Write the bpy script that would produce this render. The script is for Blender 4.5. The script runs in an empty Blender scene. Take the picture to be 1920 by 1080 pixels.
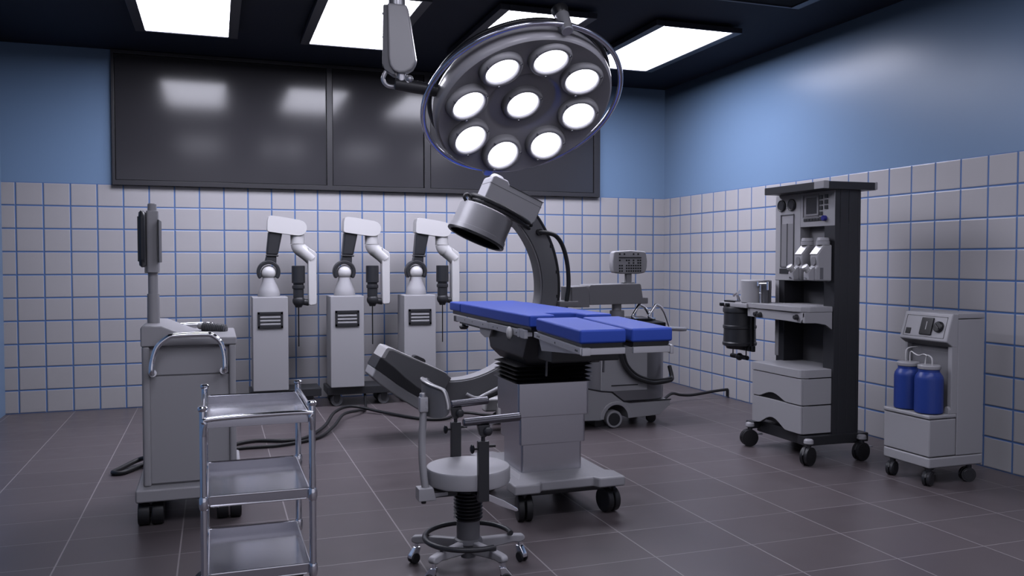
import bpy, bmesh, math
from mathutils import Vector, Matrix
PI = math.pi
scene = bpy.context.scene
COL = scene.collection

# ------------------------------------------------------------------ materials
def new_mat(name):
    m = bpy.data.materials.new(name); m.use_nodes = True
    nt = m.node_tree
    return m, nt, nt.nodes['Principled BSDF']

def plain(name, col, rough=0.45, metal=0.0, coat=0.0, noise=0.0, spec=0.5, bump=0.0, bscale=300):
    m, nt, b = new_mat(name)
    b.inputs['Base Color'].default_value = (*col, 1)
    b.inputs['Roughness'].default_value = rough
    b.inputs['Metallic'].default_value = metal
    b.inputs['Coat Weight'].default_value = coat
    b.inputs['Specular IOR Level'].default_value = spec
    if noise or bump:
        tc = nt.nodes.new('ShaderNodeTexCoord')
        n = nt.nodes.new('ShaderNodeTexNoise'); n.inputs['Scale'].default_value = bscale; n.inputs['Detail'].default_value = 3
        nt.links.new(tc.outputs['Object'], n.inputs['Vector'])
        if noise:
            mr = nt.nodes.new('ShaderNodeMapRange')
            mr.inputs[3].default_value = max(0, rough - noise); mr.inputs[4].default_value = rough + noise
            nt.links.new(n.outputs['Fac'], mr.inputs[0]); nt.links.new(mr.outputs[0], b.inputs['Roughness'])
        if bump:
            bp = nt.nodes.new('ShaderNodeBump'); bp.inputs['Strength'].default_value = bump; bp.inputs['Distance'].default_value = 0.001
            nt.links.new(n.outputs['Fac'], bp.inputs['Height']); nt.links.new(bp.outputs[0], b.inputs['Normal'])
    return m

def emit(name, col, strength):
    m, nt, b = new_mat(name)
    b.inputs['Base Color'].default_value = (0.8, 0.8, 0.8, 1)
    b.inputs['Emission Color'].default_value = (*col, 1)
    b.inputs['Emission Strength'].default_value = strength
    return m

def M_(nt, op, a, b=None, c=None):
    n = nt.nodes.new('ShaderNodeMath'); n.operation = op
    for i, v in enumerate((a, b, c)):
        if v is None: continue
        if isinstance(v, (int, float)): n.inputs[i].default_value = v
        else: nt.links.new(v, n.inputs[i])
    return n.outputs[0]

def line_dist(nt, coord, off, pitch):
    # distance, in metres, to the nearest grid line
    t = M_(nt, 'DIVIDE', M_(nt, 'SUBTRACT', coord, off), pitch)
    f = M_(nt, 'FRACT', t)
    return M_(nt, 'MULTIPLY', M_(nt, 'MINIMUM', f, M_(nt, 'SUBTRACT', 1.0, f)), pitch)

PAINT = (0.265, 0.415, 0.66)
def wall_mat(name, axis, off):
    """blue painted wall, square pale tiles with blue grout up to 1.89 m"""
    m, nt, b = new_mat(name)
    g = nt.nodes.new('ShaderNodeNewGeometry'); s = nt.nodes.new('ShaderNodeSeparateXYZ')
    nt.links.new(g.outputs['Position'], s.inputs[0])
    u = s.outputs[axis]; z = s.outputs[2]
    du = line_dist(nt, u, off, 0.2 if axis == 0 else 0.2005)
    dz = line_dist(nt, z, 0.0, 0.18883)
    d = M_(nt, 'MINIMUM', du, dz)
    mr = nt.nodes.new('ShaderNodeMapRange'); mr.inputs[1].default_value = 0.0048; mr.inputs[2].default_value = 0.0068
    nt.links.new(d, mr.inputs[0])
    below = M_(nt, 'LESS_THAN', z, 1.8883)
    tile = M_(nt, 'MULTIPLY', mr.outputs[0], below)
    no = nt.nodes.new('ShaderNodeTexNoise'); no.inputs['Scale'].default_value = 2.2
    nt.links.new(g.outputs['Position'], no.inputs['Vector'])
    cr = nt.nodes.new('ShaderNodeMix'); cr.data_type = 'RGBA'
    cr.inputs[6].default_value = (0.60, 0.585, 0.62, 1); cr.inputs[7].default_value = (0.65, 0.635, 0.66, 1)
    nt.links.new(no.outputs['Fac'], cr.inputs[0])
    mx = nt.nodes.new('ShaderNodeMix'); mx.data_type = 'RGBA'
    gp = nt.nodes.new('ShaderNodeMix'); gp.data_type = 'RGBA'
    gp.inputs[6].default_value = (*PAINT, 1); gp.inputs[7].default_value = (0.125, 0.245, 0.56, 1)
    nt.links.new(below, gp.inputs[0]); nt.links.new(gp.outputs[2], mx.inputs[6])
    nt.links.new(tile, mx.inputs[0]); nt.links.new(cr.outputs[2], mx.inputs[7])
    nt.links.new(mx.outputs[2], b.inputs['Base Color'])
    ro = nt.nodes.new('ShaderNodeMapRange'); ro.inputs[3].default_value = 0.29; ro.inputs[4].default_value = 0.38
    nt.links.new(tile, ro.inputs[0]); nt.links.new(ro.outputs[0], b.inputs['Roughness'])
    hm = nt.nodes.new('ShaderNodeMapRange'); hm.inputs[1].default_value = 0.002; hm.inputs[2].default_value = 0.010
    nt.links.new(d, hm.inputs[0])
    h = M_(nt, 'MULTIPLY', hm.outputs[0], below)
    bp = nt.nodes.new('ShaderNodeBump'); bp.inputs['Strength'].default_value = 0.7; bp.inputs['Distance'].default_value = 0.004
    nt.links.new(h, bp.inputs['Height']); nt.links.new(bp.outputs[0], b.inputs['Normal'])
    return m

def floor_mat():
    m, nt, b = new_mat('floor_tiles')
    g = nt.nodes.new('ShaderNodeNewGeometry'); s = nt.nodes.new('ShaderNodeSeparateXYZ')
    nt.links.new(g.outputs['Position'], s.inputs[0])
    du = line_dist(nt, s.outputs[0], 0.412, 0.4767)
    dv = line_dist(nt, s.outputs[1], -3.63, 0.352)
    wide = M_(nt, 'MULTIPLY', dv, 1.45)          # the cross joints are a little thinner
    d = M_(nt, 'MINIMUM', du, wide)
    mr = nt.nodes.new('ShaderNodeMapRange'); mr.inputs[1].default_value = 0.0023; mr.inputs[2].default_value = 0.0040
    nt.links.new(d, mr.inputs[0])
    # one tone per tile
    iu = M_(nt, 'FLOOR', M_(nt, 'DIVIDE', M_(nt, 'SUBTRACT', s.outputs[0], 0.412), 0.4767))
    iv = M_(nt, 'FLOOR', M_(nt, 'DIVIDE', M_(nt, 'SUBTRACT', s.outputs[1], -3.63), 0.352))
    cb = nt.nodes.new('ShaderNodeCombineXYZ'); nt.links.new(iu, cb.inputs[0]); nt.links.new(iv, cb.inputs[1])
    wn = nt.nodes.new('ShaderNodeTexWhiteNoise'); nt.links.new(cb.outputs[0], wn.inputs['Vector'])
    no = nt.nodes.new('ShaderNodeTexNoise'); no.inputs['Scale'].default_value = 9; no.inputs['Detail'].default_value = 6
    nt.links.new(g.outputs['Position'], no.inputs['Vector'])
    f = M_(nt, 'ADD', M_(nt, 'MULTIPLY', wn.outputs['Value'], 0.35), M_(nt, 'MULTIPLY', no.outputs['Fac'], 0.65))
    cr = nt.nodes.new('ShaderNodeMix'); cr.data_type = 'RGBA'
    cr.inputs[6].default_value = (0.112, 0.094, 0.102, 1); cr.inputs[7].default_value = (0.172, 0.146, 0.156, 1)
    nt.links.new(f, cr.inputs[0])
    mx = nt.nodes.new('ShaderNodeMix'); mx.data_type = 'RGBA'; mx.inputs[6].default_value = (0.36, 0.325, 0.34, 1)
    nt.links.new(mr.outputs[0], mx.inputs[0]); nt.links.new(cr.outputs[2], mx.inputs[7])
    nt.links.new(mx.outputs[2], b.inputs['Base Color'])
    rr = nt.nodes.new('ShaderNodeMapRange'); rr.inputs[3].default_value = 0.26; rr.inputs[4].default_value = 0.40
    nt.links.new(no.outputs['Fac'], rr.inputs[0]); nt.links.new(rr.outputs[0], b.inputs['Roughness'])
    bp = nt.nodes.new('ShaderNodeBump'); bp.inputs['Strength'].default_value = 0.25; bp.inputs['Distance'].default_value = 0.002
    nt.links.new(mr.outputs[0], bp.inputs['Height']); nt.links.new(bp.outputs[0], b.inputs['Normal'])
    return m

LIGHT = (0.86, 0.86, 1.0)
PANEL_E = 12.0
FRONT = 0.42
MAT = dict(
    plastic=plain('grey_white_plastic', (0.52, 0.515, 0.55), 0.36, bump=0.05, bscale=400),
    white=plain('white_gloss_plastic', (0.80, 0.79, 0.81), 0.20),
    mid=plain('mid_grey_plastic', (0.20, 0.20, 0.22), 0.42),
    graph=plain('graphite_plastic', (0.035, 0.036, 0.041), 0.38),
    black=plain('black_plastic', (0.010, 0.010, 0.012), 0.35),
    rubber=plain('black_rubber', (0.016, 0.016, 0.018), 0.5),
    void=plain('black_matt', (0.004, 0.004, 0.005), 0.8, spec=0.1),
    chrome=plain('chrome', (0.80, 0.81, 0.84), 0.10, metal=1.0),
    steel=plain('brushed_steel', (0.50, 0.50, 0.53), 0.27, metal=1.0),
    tray=plain('tray_steel', (0.52, 0.52, 0.56), 0.20, metal=1.0, noise=0.05, bump=0.02, bscale=350),
    alu=plain('satin_aluminium', (0.56, 0.56, 0.59), 0.32, metal=0.6),
    blue=plain('blue_vinyl', (0.042, 0.100, 0.55), 0.50, spec=0.3, bump=0.1, bscale=500),
    bottle=plain('blue_bottle_plastic', (0.030, 0.070, 0.36), 0.35),
    knob=plain('blue_knob', (0.03, 0.03, 0.30), 0.3),
    dome=plain('dark_grey_lamp_paint', (0.50, 0.49, 0.53), 0.28, coat=0.3),
    bezel=plain('lamp_bezel_grey', (0.46, 0.455, 0.48), 0.42),
    glass=plain('dark_glass', (0.055, 0.054, 0.062), 0.14, coat=0.0, noise=0.02, bscale=60),
    frame=plain('dark_window_frame', (0.050, 0.049, 0.056), 0.35),
    ceil=plain('black_ceiling', (0.018, 0.022, 0.036), 0.7, spec=0.2),
    panelframe=plain('panel_frame_black', (0.030, 0.032, 0.045), 0.4),
    screen=plain('dark_screen', (0.030, 0.031, 0.036), 0.22),
    paint=plain('blue_wall_paint', PAINT, 0.36),
    column=plain('dark_column', (0.042, 0.043, 0.050), 0.42),
    clear=plain('clear_ring_metal', (0.55, 0.56, 0.66), 0.12, metal=0.9),
)
MAT['diffuser'] = emit('lit_diffuser', LIGHT, PANEL_E)
MAT['diffuser_dim'] = emit('dimmed_diffuser', LIGHT, PANEL_E*FRONT)
MAT['lens'] = emit('lit_lens', LIGHT, 7.0)
MAT['arc_grey'] = plain('arc_grey', (0.27, 0.27, 0.29), 0.42)
MAT['floor'] = floor_mat()
MAT['wall_x'] = wall_mat('tiled_wall_back', 0, 0.0)
MAT['wall_y'] = wall_mat('tiled_wall_side', 1, -0.1225)

# ------------------------------------------------------------------ mesh builder
def rrect(u0, u1, v0, v1, r, n=5):
    pts = []
    for cx, cy, a0 in ((u1-r, v1-r, 0), (u0+r, v1-r, 90), (u0+r, v0+r, 180), (u1-r, v0+r, 270)):
        for k in range(n+1):
            a = math.radians(a0 + 90*k/n); pts.append((cx+r*math.cos(a), cy+r*math.sin(a)))
    return pts

def smooth_path(P, n=8):
    P = [Vector(p) for p in P]
    if len(P) < 3: return P
    out = []
    Q = [2*P[0]-P[1]] + P + [2*P[-1]-P[-2]]
    for i in range(1, len(Q)-2):
        p0, p1, p2, p3 = Q[i-1:i+3]
        for k in range(n):
            t = k/n
            out.append(0.5*((2*p1)+(p2-p0)*t+(2*p0-5*p1+4*p2-p3)*t*t+(3*p1-p0-3*p2+p3)*t**3))
    out.append(P[-1]); return out

class MB:
    def __init__(self): self.bm = bmesh.new()
    def _merge(self, b, bevel=0, seg=2, M=None, ang=30):
        bmesh.ops.recalc_face_normals(b, faces=b.faces)
        if bevel:
            ed = [e for e in b.edges if len(e.link_faces) == 2 and e.calc_face_angle(0) > math.radians(ang)]
            if ed: bmesh.ops.bevel(b, geom=ed, offset=bevel, segments=seg, profile=0.5, affect='EDGES', clamp_overlap=True)
        if M is not None: b.transform(M)
        me = bpy.data.meshes.new('tmp'); b.to_mesh(me); b.free()
        self.bm.from_mesh(me); bpy.data.meshes.remove(me)
        return self
    def box(self, x0, x1, y0, y1, z0, z1, bevel=0.004, seg=2, M=None):
        b = bmesh.new()
        bmesh.ops.create_cube(b, size=1, matrix=Matrix.Translation(((x0+x1)/2, (y0+y1)/2, (z0+z1)/2)) @ Matrix.Diagonal((abs(x1-x0), abs(y1-y0), abs(z1-z0), 1)))
        return self._merge(b, bevel, seg, M)
    def prism(self, pts, plane, w0, w1, bevel=0.003, seg=2, M=None, ang=30):
        def mp(u, v, w):
            return (u, w, v) if plane == 'xz' else (w, u, v) if plane == 'yz' else (u, v, w)
        b = bmesh.new()
        a = [b.verts.new(mp(u, v, w0)) for u, v in pts]; c = [b.verts.new(mp(u, v, w1)) for u, v in pts]
        n = len(pts)
        b.faces.new(a); b.faces.new(c[::-1])
        for i in range(n): b.faces.new((a[i], a[(i+1) % n], c[(i+1) % n], c[i]))
        return self._merge(b, bevel, seg, M, ang)
    def loft(self, rings, bevel=0.0, M=None, cap=True):
        b = bmesh.new(); R = [[b.verts.new(p) for p in r] for r in rings]; n = len(rings[0])
        for k in range(len(R)-1):
            for i in range(n): b.faces.new((R[k][i], R[k][(i+1) % n], R[k+1][(i+1) % n], R[k+1][i]))
        if cap: b.faces.new(R[0]); b.faces.new(R[-1][::-1])
        return self._merge(b, bevel, 2, M)
    def lathe(self, prof, o=(0, 0, 0), d=(0, 0, 1), seg=32, M=None, a0=0, a1=360):
        d = Vector(d).normalized(); q = Vector((0, 0, 1)).rotation_difference(d).to_matrix().to_4x4()
        b = bmesh.new(); R = []
        full = abs(a1-a0) >= 360
        m = seg if full else seg+1
        for r, t in prof:
            if r < 1e-6: R.append([b.verts.new((0, 0, t))])
            else: R.append([b.verts.new((r*math.cos(math.radians(a0+(a1-a0)*k/seg)), r*math.sin(math.radians(a0+(a1-a0)*k/seg)), t)) for k in range(m)])
        cnt = m if full else m-1
        for A, B in zip(R[:-1], R[1:]):
            for i in range(cnt):
                j = (i+1) % m
                if len(A) == 1 and len(B) == 1: break
                if len(A) == 1: b.faces.new((A[0], B[j], B[i]))
                elif len(B) == 1: b.faces.new((A[i], A[j], B[0]))
                else: b.faces.new((A[i], A[j], B[j], B[i]))
        T = Matrix.Translation(o) @ q
        return self._merge(b, 0, 2, T if M is None else M @ T)
    def cyl(self, p0, p1, r0, r1=None, seg=24, ch=0.0, M=None):
        p0, p1 = Vector(p0), Vector(p1); r1 = r0 if r1 is None else r1; L = (p1-p0).length
        if ch: prof = [(0, 0), (r0-ch, 0), (r0, ch), (r1, L-ch), (r1-ch, L), (0, L)]
        else: prof = [(0, 0), (r0, 0), (r1, L), (0, L)]
        return self.lathe(prof, p0, p1-p0, seg, M)
    def ball(self, c, r, sc=(1, 1, 1), seg=20, M=None):
        b = bmesh.new(); bmesh.ops.create_uvsphere(b, u_segments=seg, v_segments=seg//2, radius=r)
        T = Matrix.Translation(c) @ Matrix.Diagonal((*sc, 1))
        return self._merge(b, 0, 2, T if M is None else M @ T)
    def tube(self, path, r, seg=10, smooth=True, closed=False, n=8, M=None):
        P = smooth_path(path, n) if smooth and not closed else [Vector(p) for p in path]
        b = bmesh.new(); rings = []; N = len(P); up = None
        for i, p in enumerate(P):
            if closed: t = P[(i+1) % N]-P[i-1]
            else: t = P[min(i+1, N-1)]-P[max(i-1, 0)]
            t.normalize()
            if up is None:
                up = Vector((0, 0, 1)) if abs(t.z) < 0.9 else Vector((1, 0, 0))
            s = t.cross(up)
            if s.length < 1e-6: s = t.orthogonal()
            s.normalize(); up = s.cross(t).normalized()
            rings.append([b.verts.new(p+(s*math.cos(2*PI*k/seg)+up*math.sin(2*PI*k/seg))*r) for k in range(seg)])
        K = N if closed else N-1
        for i in range(K):
            A, B = rings[i], rings[(i+1) % N]
            for k in range(seg): b.faces.new((A[k], A[(k+1) % seg], B[(k+1) % seg], B[k]))
        if not closed: b.faces.new(rings[0][::-1]); b.faces.new(rings[-1])
        return self._merge(b, 0, 2, M)
    def build(self, name, mat, parent=None, sharp=38):
        me = bpy.data.meshes.new(name)
        org = Vector((0, 0, 0)); p = parent
        while p is not None: org += p.location; p = p.parent
        if org.length: self.bm.transform(Matrix.Translation(-org))
        self.bm.to_mesh(me); self.bm.free()
        for f in me.polygons: f.use_smooth = True
        me.set_sharp_from_angle(angle=math.radians(sharp))
        me.materials.append(MAT[mat] if isinstance(mat, str) else mat)
        o = bpy.data.objects.new(name, me); COL.objects.link(o)
        wn = o.modifiers.new('weighted_normals', 'WEIGHTED_NORMAL'); wn.keep_sharp = True; wn.weight = 90
        if parent is not None: o.parent = parent
        return o

def tag(o, label=None, cat=None, group=None, kind=None):
    if label: o['label'] = label
    if cat: o['category'] = cat
    if group: o['group'] = group
    if kind: o['kind'] = kind
    return o

def thing(name, loc, label, cat, group=None):
    e = bpy.data.objects.new(name, None); e.empty_display_size = 0.1
    e.location = loc; COL.objects.link(e)
    return tag(e, label, cat, group)

def struct(name, mb, mat):
    return tag(mb.build(name, mat), kind='structure')

def dup(root, loc, label):
    """a thing copied with its parts and their sub-parts"""
    r = root.copy(); COL.objects.link(r); r.location = loc; r['label'] = label
    def rec(src, dst):
        for ch in [c for c in bpy.data.objects if c.parent == src]:
            c = ch.copy(); COL.objects.link(c); c.parent = dst
            rec(ch, c)
    rec(root, r)
    return r

# ------------------------------------------------------------------ the room
X0, X1, YF, ZC = -0.100, 5.926, -8.9, 3.005
struct('floor', MB().box(X0-.1, X1+.1, YF-.1, .1, -.1, 0, 0), 'floor')
struct('ceiling', MB().box(X0-.1, X1+.1, YF-.1, .1, ZC, ZC+.1, 0), 'ceil')
struct('wall_back', MB().box(X0-.1, X1+.1, 0, .1, 0, ZC, 0), 'wall_x')
struct('wall_right', MB().box(X1, X1+.1, YF, 0, 0, ZC, 0), 'wall_y')
struct('wall_left', MB().box(X0-.1, X0, YF, 0, 0, ZC, 0), 'paint')

# dark observation window on the back wall
w = thing('window_1', (2.945, 0, 1.88), 'wide dark observation window in a black frame above the tiles', None)
w['kind'] = 'structure'
fm = MB()
WX0, WX1, WZ0, WZ1 = 0.722, 5.172, 1.881, 3.000
fm.box(WX0, WX1, -.016, -.001, WZ0, WZ1, .002)
for a, b_ in ((WX0, .745), (2.481, 2.530), (3.375, 3.432), (5.105, WX1)): fm.box(a, b_, -.052, -.012, WZ0+.002, WZ1-.002, .003)
for a, b_ in ((WZ0, 1.922), (WZ1-.03, WZ1)): fm.box(WX0+.001, WX1-.001, -.0515, -.0125, a, b_, .003)
fm.build('frame', 'frame', w)
for a, b_ in ((.751, 2.473), (2.536, 3.367), (3.438, 5.099)):
    MB().box(a, b_, -.042, -.018, 1.926, WZ1-.036, .002).build('pane', 'glass', w)

# ceiling panels
def light_panel(cx, cy, label, lit='diffuser', group='lit ceiling panels'):
    t = thing('ceiling_panel', (cx, cy, ZC), label, 'ceiling light', group)
    f = MB(); hx, hy, lx, ly, zb, zt = .29, .685, .070, .020, 2.945, 2.985
    f.box(cx-hx-lx, cx-hx, cy-hy-ly, cy+hy+ly, zb, zt, .004); f.box(cx+hx, cx+hx+lx, cy-hy-ly, cy+hy+ly, zb, zt, .004)
    f.box(cx-hx, cx+hx, cy-hy-ly, cy-hy, zb, zt, .004); f.box(cx-hx, cx+hx, cy+hy, cy+hy+ly, zb, zt, .004)
    f.box(cx-hx-.01, cx+hx+.01, cy-hy-.01, cy+hy+.01, zt-.02, zt, 0)
    f.build('frame', 'panelframe', t)
    MB().box(cx-hx, cx+hx, cy-hy, cy+hy, 2.952, 2.972, 0).build('diffuser', lit if lit else 'void', t)
    MB().box(cx-.2, cx+.2, cy-.5, cy+.5, zt, ZC, 0).build('mount', 'panelframe', t)
    return t
PXS = (1.345, 2.530, 3.715, 4.902)
L1 = ('lit ceiling panel over the left end of the dark window', 'lit ceiling panel behind the grey ceiling arm of the surgical lamp',
      'lit ceiling panel partly hidden behind the surgical lamp', 'lit ceiling panel nearest the right-hand blue wall')
for x, l in zip(PXS, L1): light_panel(x, -1.645, l)
light_panel(PXS[3], -3.705, 'switched-off dark ceiling panel at the top edge near the right wall', False, None)
L3 = ('lit ceiling panel of the front row by the left wall', 'lit ceiling panel of the front row, second from the left wall',
      'lit ceiling panel of the front row, second from the right wall', 'lit ceiling panel of the front row by the right wall')
for x, l in zip(PXS, L3): light_panel(x, -5.765, l, 'diffuser_dim', 'lit ceiling panels of the front row')

# ------------------------------------------------------------------ casters
def caster(parent, x, y, ztop, r, w, ang=0, body='graph', wheel='rubber', twin=True, cap=None, pedal=None, disc=None, trail=0.018):
    """ang: direction (degrees) in which the wheel trails; the axle is at right angles to it"""
    a = math.radians(ang); M = Matrix.Translation((x, y, 0)) @ Matrix.Rotation(a, 4, 'Z')
    f = MB()
    f.cyl((0, 0, min(r*1.75, ztop-.004)), (0, 0, ztop), min(.016, r*.4), M=M)
    pts = [(-.6*r, 1.75*r), (.5*r, 1.9*r), (trail+.75*r, 1.78*r), (trail+1.08*r, 1.25*r), (trail+.9*r, 1.1*r), (trail, 1.0*r), (-.45*r, 1.2*r)]
    g = w*.10 if twin else w*.62
    if twin: f.prism(pts, 'xz', -g, g, .003, M=M)
    else:
        for s in (-1, 1): f.prism([(-.5*r, 2.0*r), (.6*r, 2.0*r), (trail+.4*r, .8*r), (trail-.4*r, .8*r)], 'xz', s*g-.003, s*g+.003, .001, M=M)
        f.box(-.5*r, .6*r, -g, g, 1.9*r+.0, 2.08*r, .002, M=M)
    c = f.build('caster', body, parent)
    wm = MB()
    for s in ((-1, 1) if twin else (0,)):
        y0, y1 = (s*w*.28-w*.24, s*w*.28+w*.24) if twin else (-w*.5, w*.5)
        wm.lathe([(0, 0), (r*.72, 0), (r*.78, .002), (r*.93, 0.001), (r, w*.06), (r, (y1-y0)-w*.06), (r*.93, (y1-y0)-.001), (r*.78, (y1-y0)-.002), (r*.72, y1-y0), (0, y1-y0)],
                 (trail, y0, r), (0, 1, 0), 28, M=M)
    wm.build('wheel', wheel, c)
    if disc:
        MB().lathe([(0, -w*.54), (r*.7, -w*.54), (r*.7, w*.54), (0, w*.54)], (trail, 0, r), (0, 1, 0), 24, M=M).build('hub_disc', disc, c)
    if cap:
        MB().cyl((0, 0, ztop-.002), (0, 0, ztop+.028), .030, .028, ch=.006, M=M).build('cap', cap, c)
    if pedal:
        p = MB(); p.box(-r*1.5, -r*.5, -w*.35, w*.35, r*1.35, r*1.47, .003, M=M); p.box(-r*.6, -r*.2, -w*.2, w*.2, r*1.35, r*1.8, .003, M=M)
        p.build('brake_pedal', pedal, c)
    return c

# ------------------------------------------------------------------ robot arm carts
def robot(bx, label):
    by, bf = -.27, -.55           # the box runs from bf (front) to by (back)
    t = thing('robot_arm_cart', (bx, -.4, 0), label, 'surgical robot', 'robot arm carts along the back wall')
    L = bx-.143; Rr = bx+.143
    MB().box(L, Rr, bf, by, .166, .948, .010).build('cabinet', 'plastic', t)
    g = MB(); gx0, gx1, gz0, gz1 = bx-.103, bx+.10, .690, .825
    for a in ((gx0, gx0+.018, gz0, gz1), (gx1-.018, gx1, gz0, gz1), (gx0, gx1, gz0, gz0+.022), (gx0, gx1, gz1-.022, gz1)):
        g.box(a[0], a[1], bf-.010, bf+.002, a[2], a[3], .002)
    vent = g.build('vent_frame', 'graph', t)
    s = MB()
    s.box(gx0+.015, gx1-.015, bf-.003, bf+.004, gz0+.02, gz1-.02, 0)
    s.build('vent_back', 'mid', vent)
    s = MB()
    for k in range(3): s.box(gx0+.02, gx1-.02, bf-.010, bf-.001, .716+k*.029, .730+k*.029, .002)
    s.build('vent_slats', 'plastic', vent)
    MB().box(bx-.165, bx+.415, -.515, -.20, .100, .165, .006).build('base_plate', 'graph', t)
    for cx, cy in ((bx-.085, -.455), (bx+.320, -.455), (bx-.085, -.255), (bx+.320, -.255)):
        caster(t, cx, cy, .102, .050, .055, ang=0, body='graph', wheel='mid', twin=False, trail=0)
    # arm; u = sideways from the cone's centre, all at depth ay
    ay = -.40; S = .000868
    def q(px, py): return (bx-.003+(px-347)*S, .95+(830-py)*S)
    def p3(px, py, y=ay): a, b = q(px, py); return (a, y, b)
    o = p3(347, 830)
    MB().lathe([(0, -.004), (.092, -.004), (.090, .030), (.080, .060), (.058, .115), (.046, .170), (.040, .186), (0, .186)], o, (0, 0, 1), 36).build('pedestal', 'plastic', t)
    MB().ball(p3(347, 605), .064).build('shoulder_joint', 'white', t)
    # horseshoe clamp around the joint
    fk = MB(); out = []; inn = []
    cx, cz = q(345, 595)
    for k in range(25):
        a = math.radians(-38 + 256*k/24)
        rr = .096; out.append((cx+rr*math.cos(a), cz+rr*math.sin(a)*1.03))
        inn.append((cx+.066*math.cos(a), cz+.066*math.sin(a)))
    fk.prism(out+inn[::-1], 'xz', ay-.048, ay+.048, .010, 3)
    fk.build('clamp', 'graph', t)
    ua = MB()
    def slab(pts, y0, y1, bev): ua.prism([q(*p) for p in pts], 'xz', y0, y1, bev, 3)
    slab([(344, 200), (478, 212), (432, 436), (322, 432)], ay-.050, ay+.050, .018)
    slab([(324, 426), (440, 432), (436, 448), (320, 444)], ay-.054, ay+.054, .006)
    slab([(322, 440), (420, 440), (418, 520), (304, 520)], ay-.045, ay+.045, .012)
    ua.build('upper_arm', 'graph', t)
    fa = MB()
    P = [(334, 185), (338, 100), (347, 62), (372, 52), (430, 58), (640, 92)]
    for k in range(9):
        a = math.radians(82 - 170*k/8); P.append((632+74*math.cos(a), 168-74*math.sin(a)))
    P += [(590, 240), (352, 208), (338, 200)]
    fa.prism([q(*p) for p in P], 'xz', ay-.066, ay+.066, .034, 6)
    fa.build('forearm', 'white', t)
    wr = MB()
    wr.cyl(p3(620, 215), p3(622, 322), .059, .058, 28)
    a, b_ = Vector(p3(622, 318)), Vector(p3(658, 376))
    el = [Vector(p3(622, 318)), Vector(p3(628, 345)), Vector(p3(640, 366)), Vector(p3(660, 384)), Vector(p3(720, 432)), Vector(p3(760, 470))]
    wr.tube(el, .058, 24, True, n=4)
    wr.lathe([(.058, -.003), (.061, -.003), (.061, .003), (.058, .003)], p3(622, 318), (0, 0, 1), 28)
    d = Vector(p3(720, 432))-Vector(p3(660, 384))
    wr.lathe([(.058, -.003), (.0605, -.003), (.0605, .003), (.058, .003)], p3(652, 378), d, 28)
    wr.build('wrist', 'white', t)
    ba = MB()
    ba.prism([q(*p) for p in ((716, 352), (790, 402), (797, 424), (797, 905), (785, 922), (735, 926), (720, 915))], 'xz', ay-.050, ay+.050, .024, 5)
    ba.build('instrument_rail', 'white', t)
    tl = MB()
    c0 = 627
    def cy_(z0, z1, hw, ch=.004): tl.cyl(p3(c0, z0), p3(c0, z1), hw*S, None, 28, ch)
    cy_(706, 535, 64); cy_(730, 700, 50, .001); cy_(762, 728, 60); cy_(850, 758, 51)
    tl.ball(p3(c0+2, 880), 60*S, (1, 1, 1)); tl.cyl(p3(c0, 915), p3(c0, 945), 42*S, 30*S)
    tl.cyl(p3(660, 890), p3(725, 898), 30*S, 34*S)
    tl.build('instrument_drive', 'graph', t)
    MB().cyl(p3(c0, 940), p3(c0, 1330), .0052, .0048, 12).build('instrument_shaft', 'black', t)
    return t
r0 = robot(1.950, 'robot arm cart nearest the left wall, leftmost of the three')
dup(r0, (2.581, -.4, 0), 'middle robot arm cart of the three along the tiled wall')
dup(r0, (3.213, -.4, 0), 'robot arm cart behind the operating table end, rightmost of the three')

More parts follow.
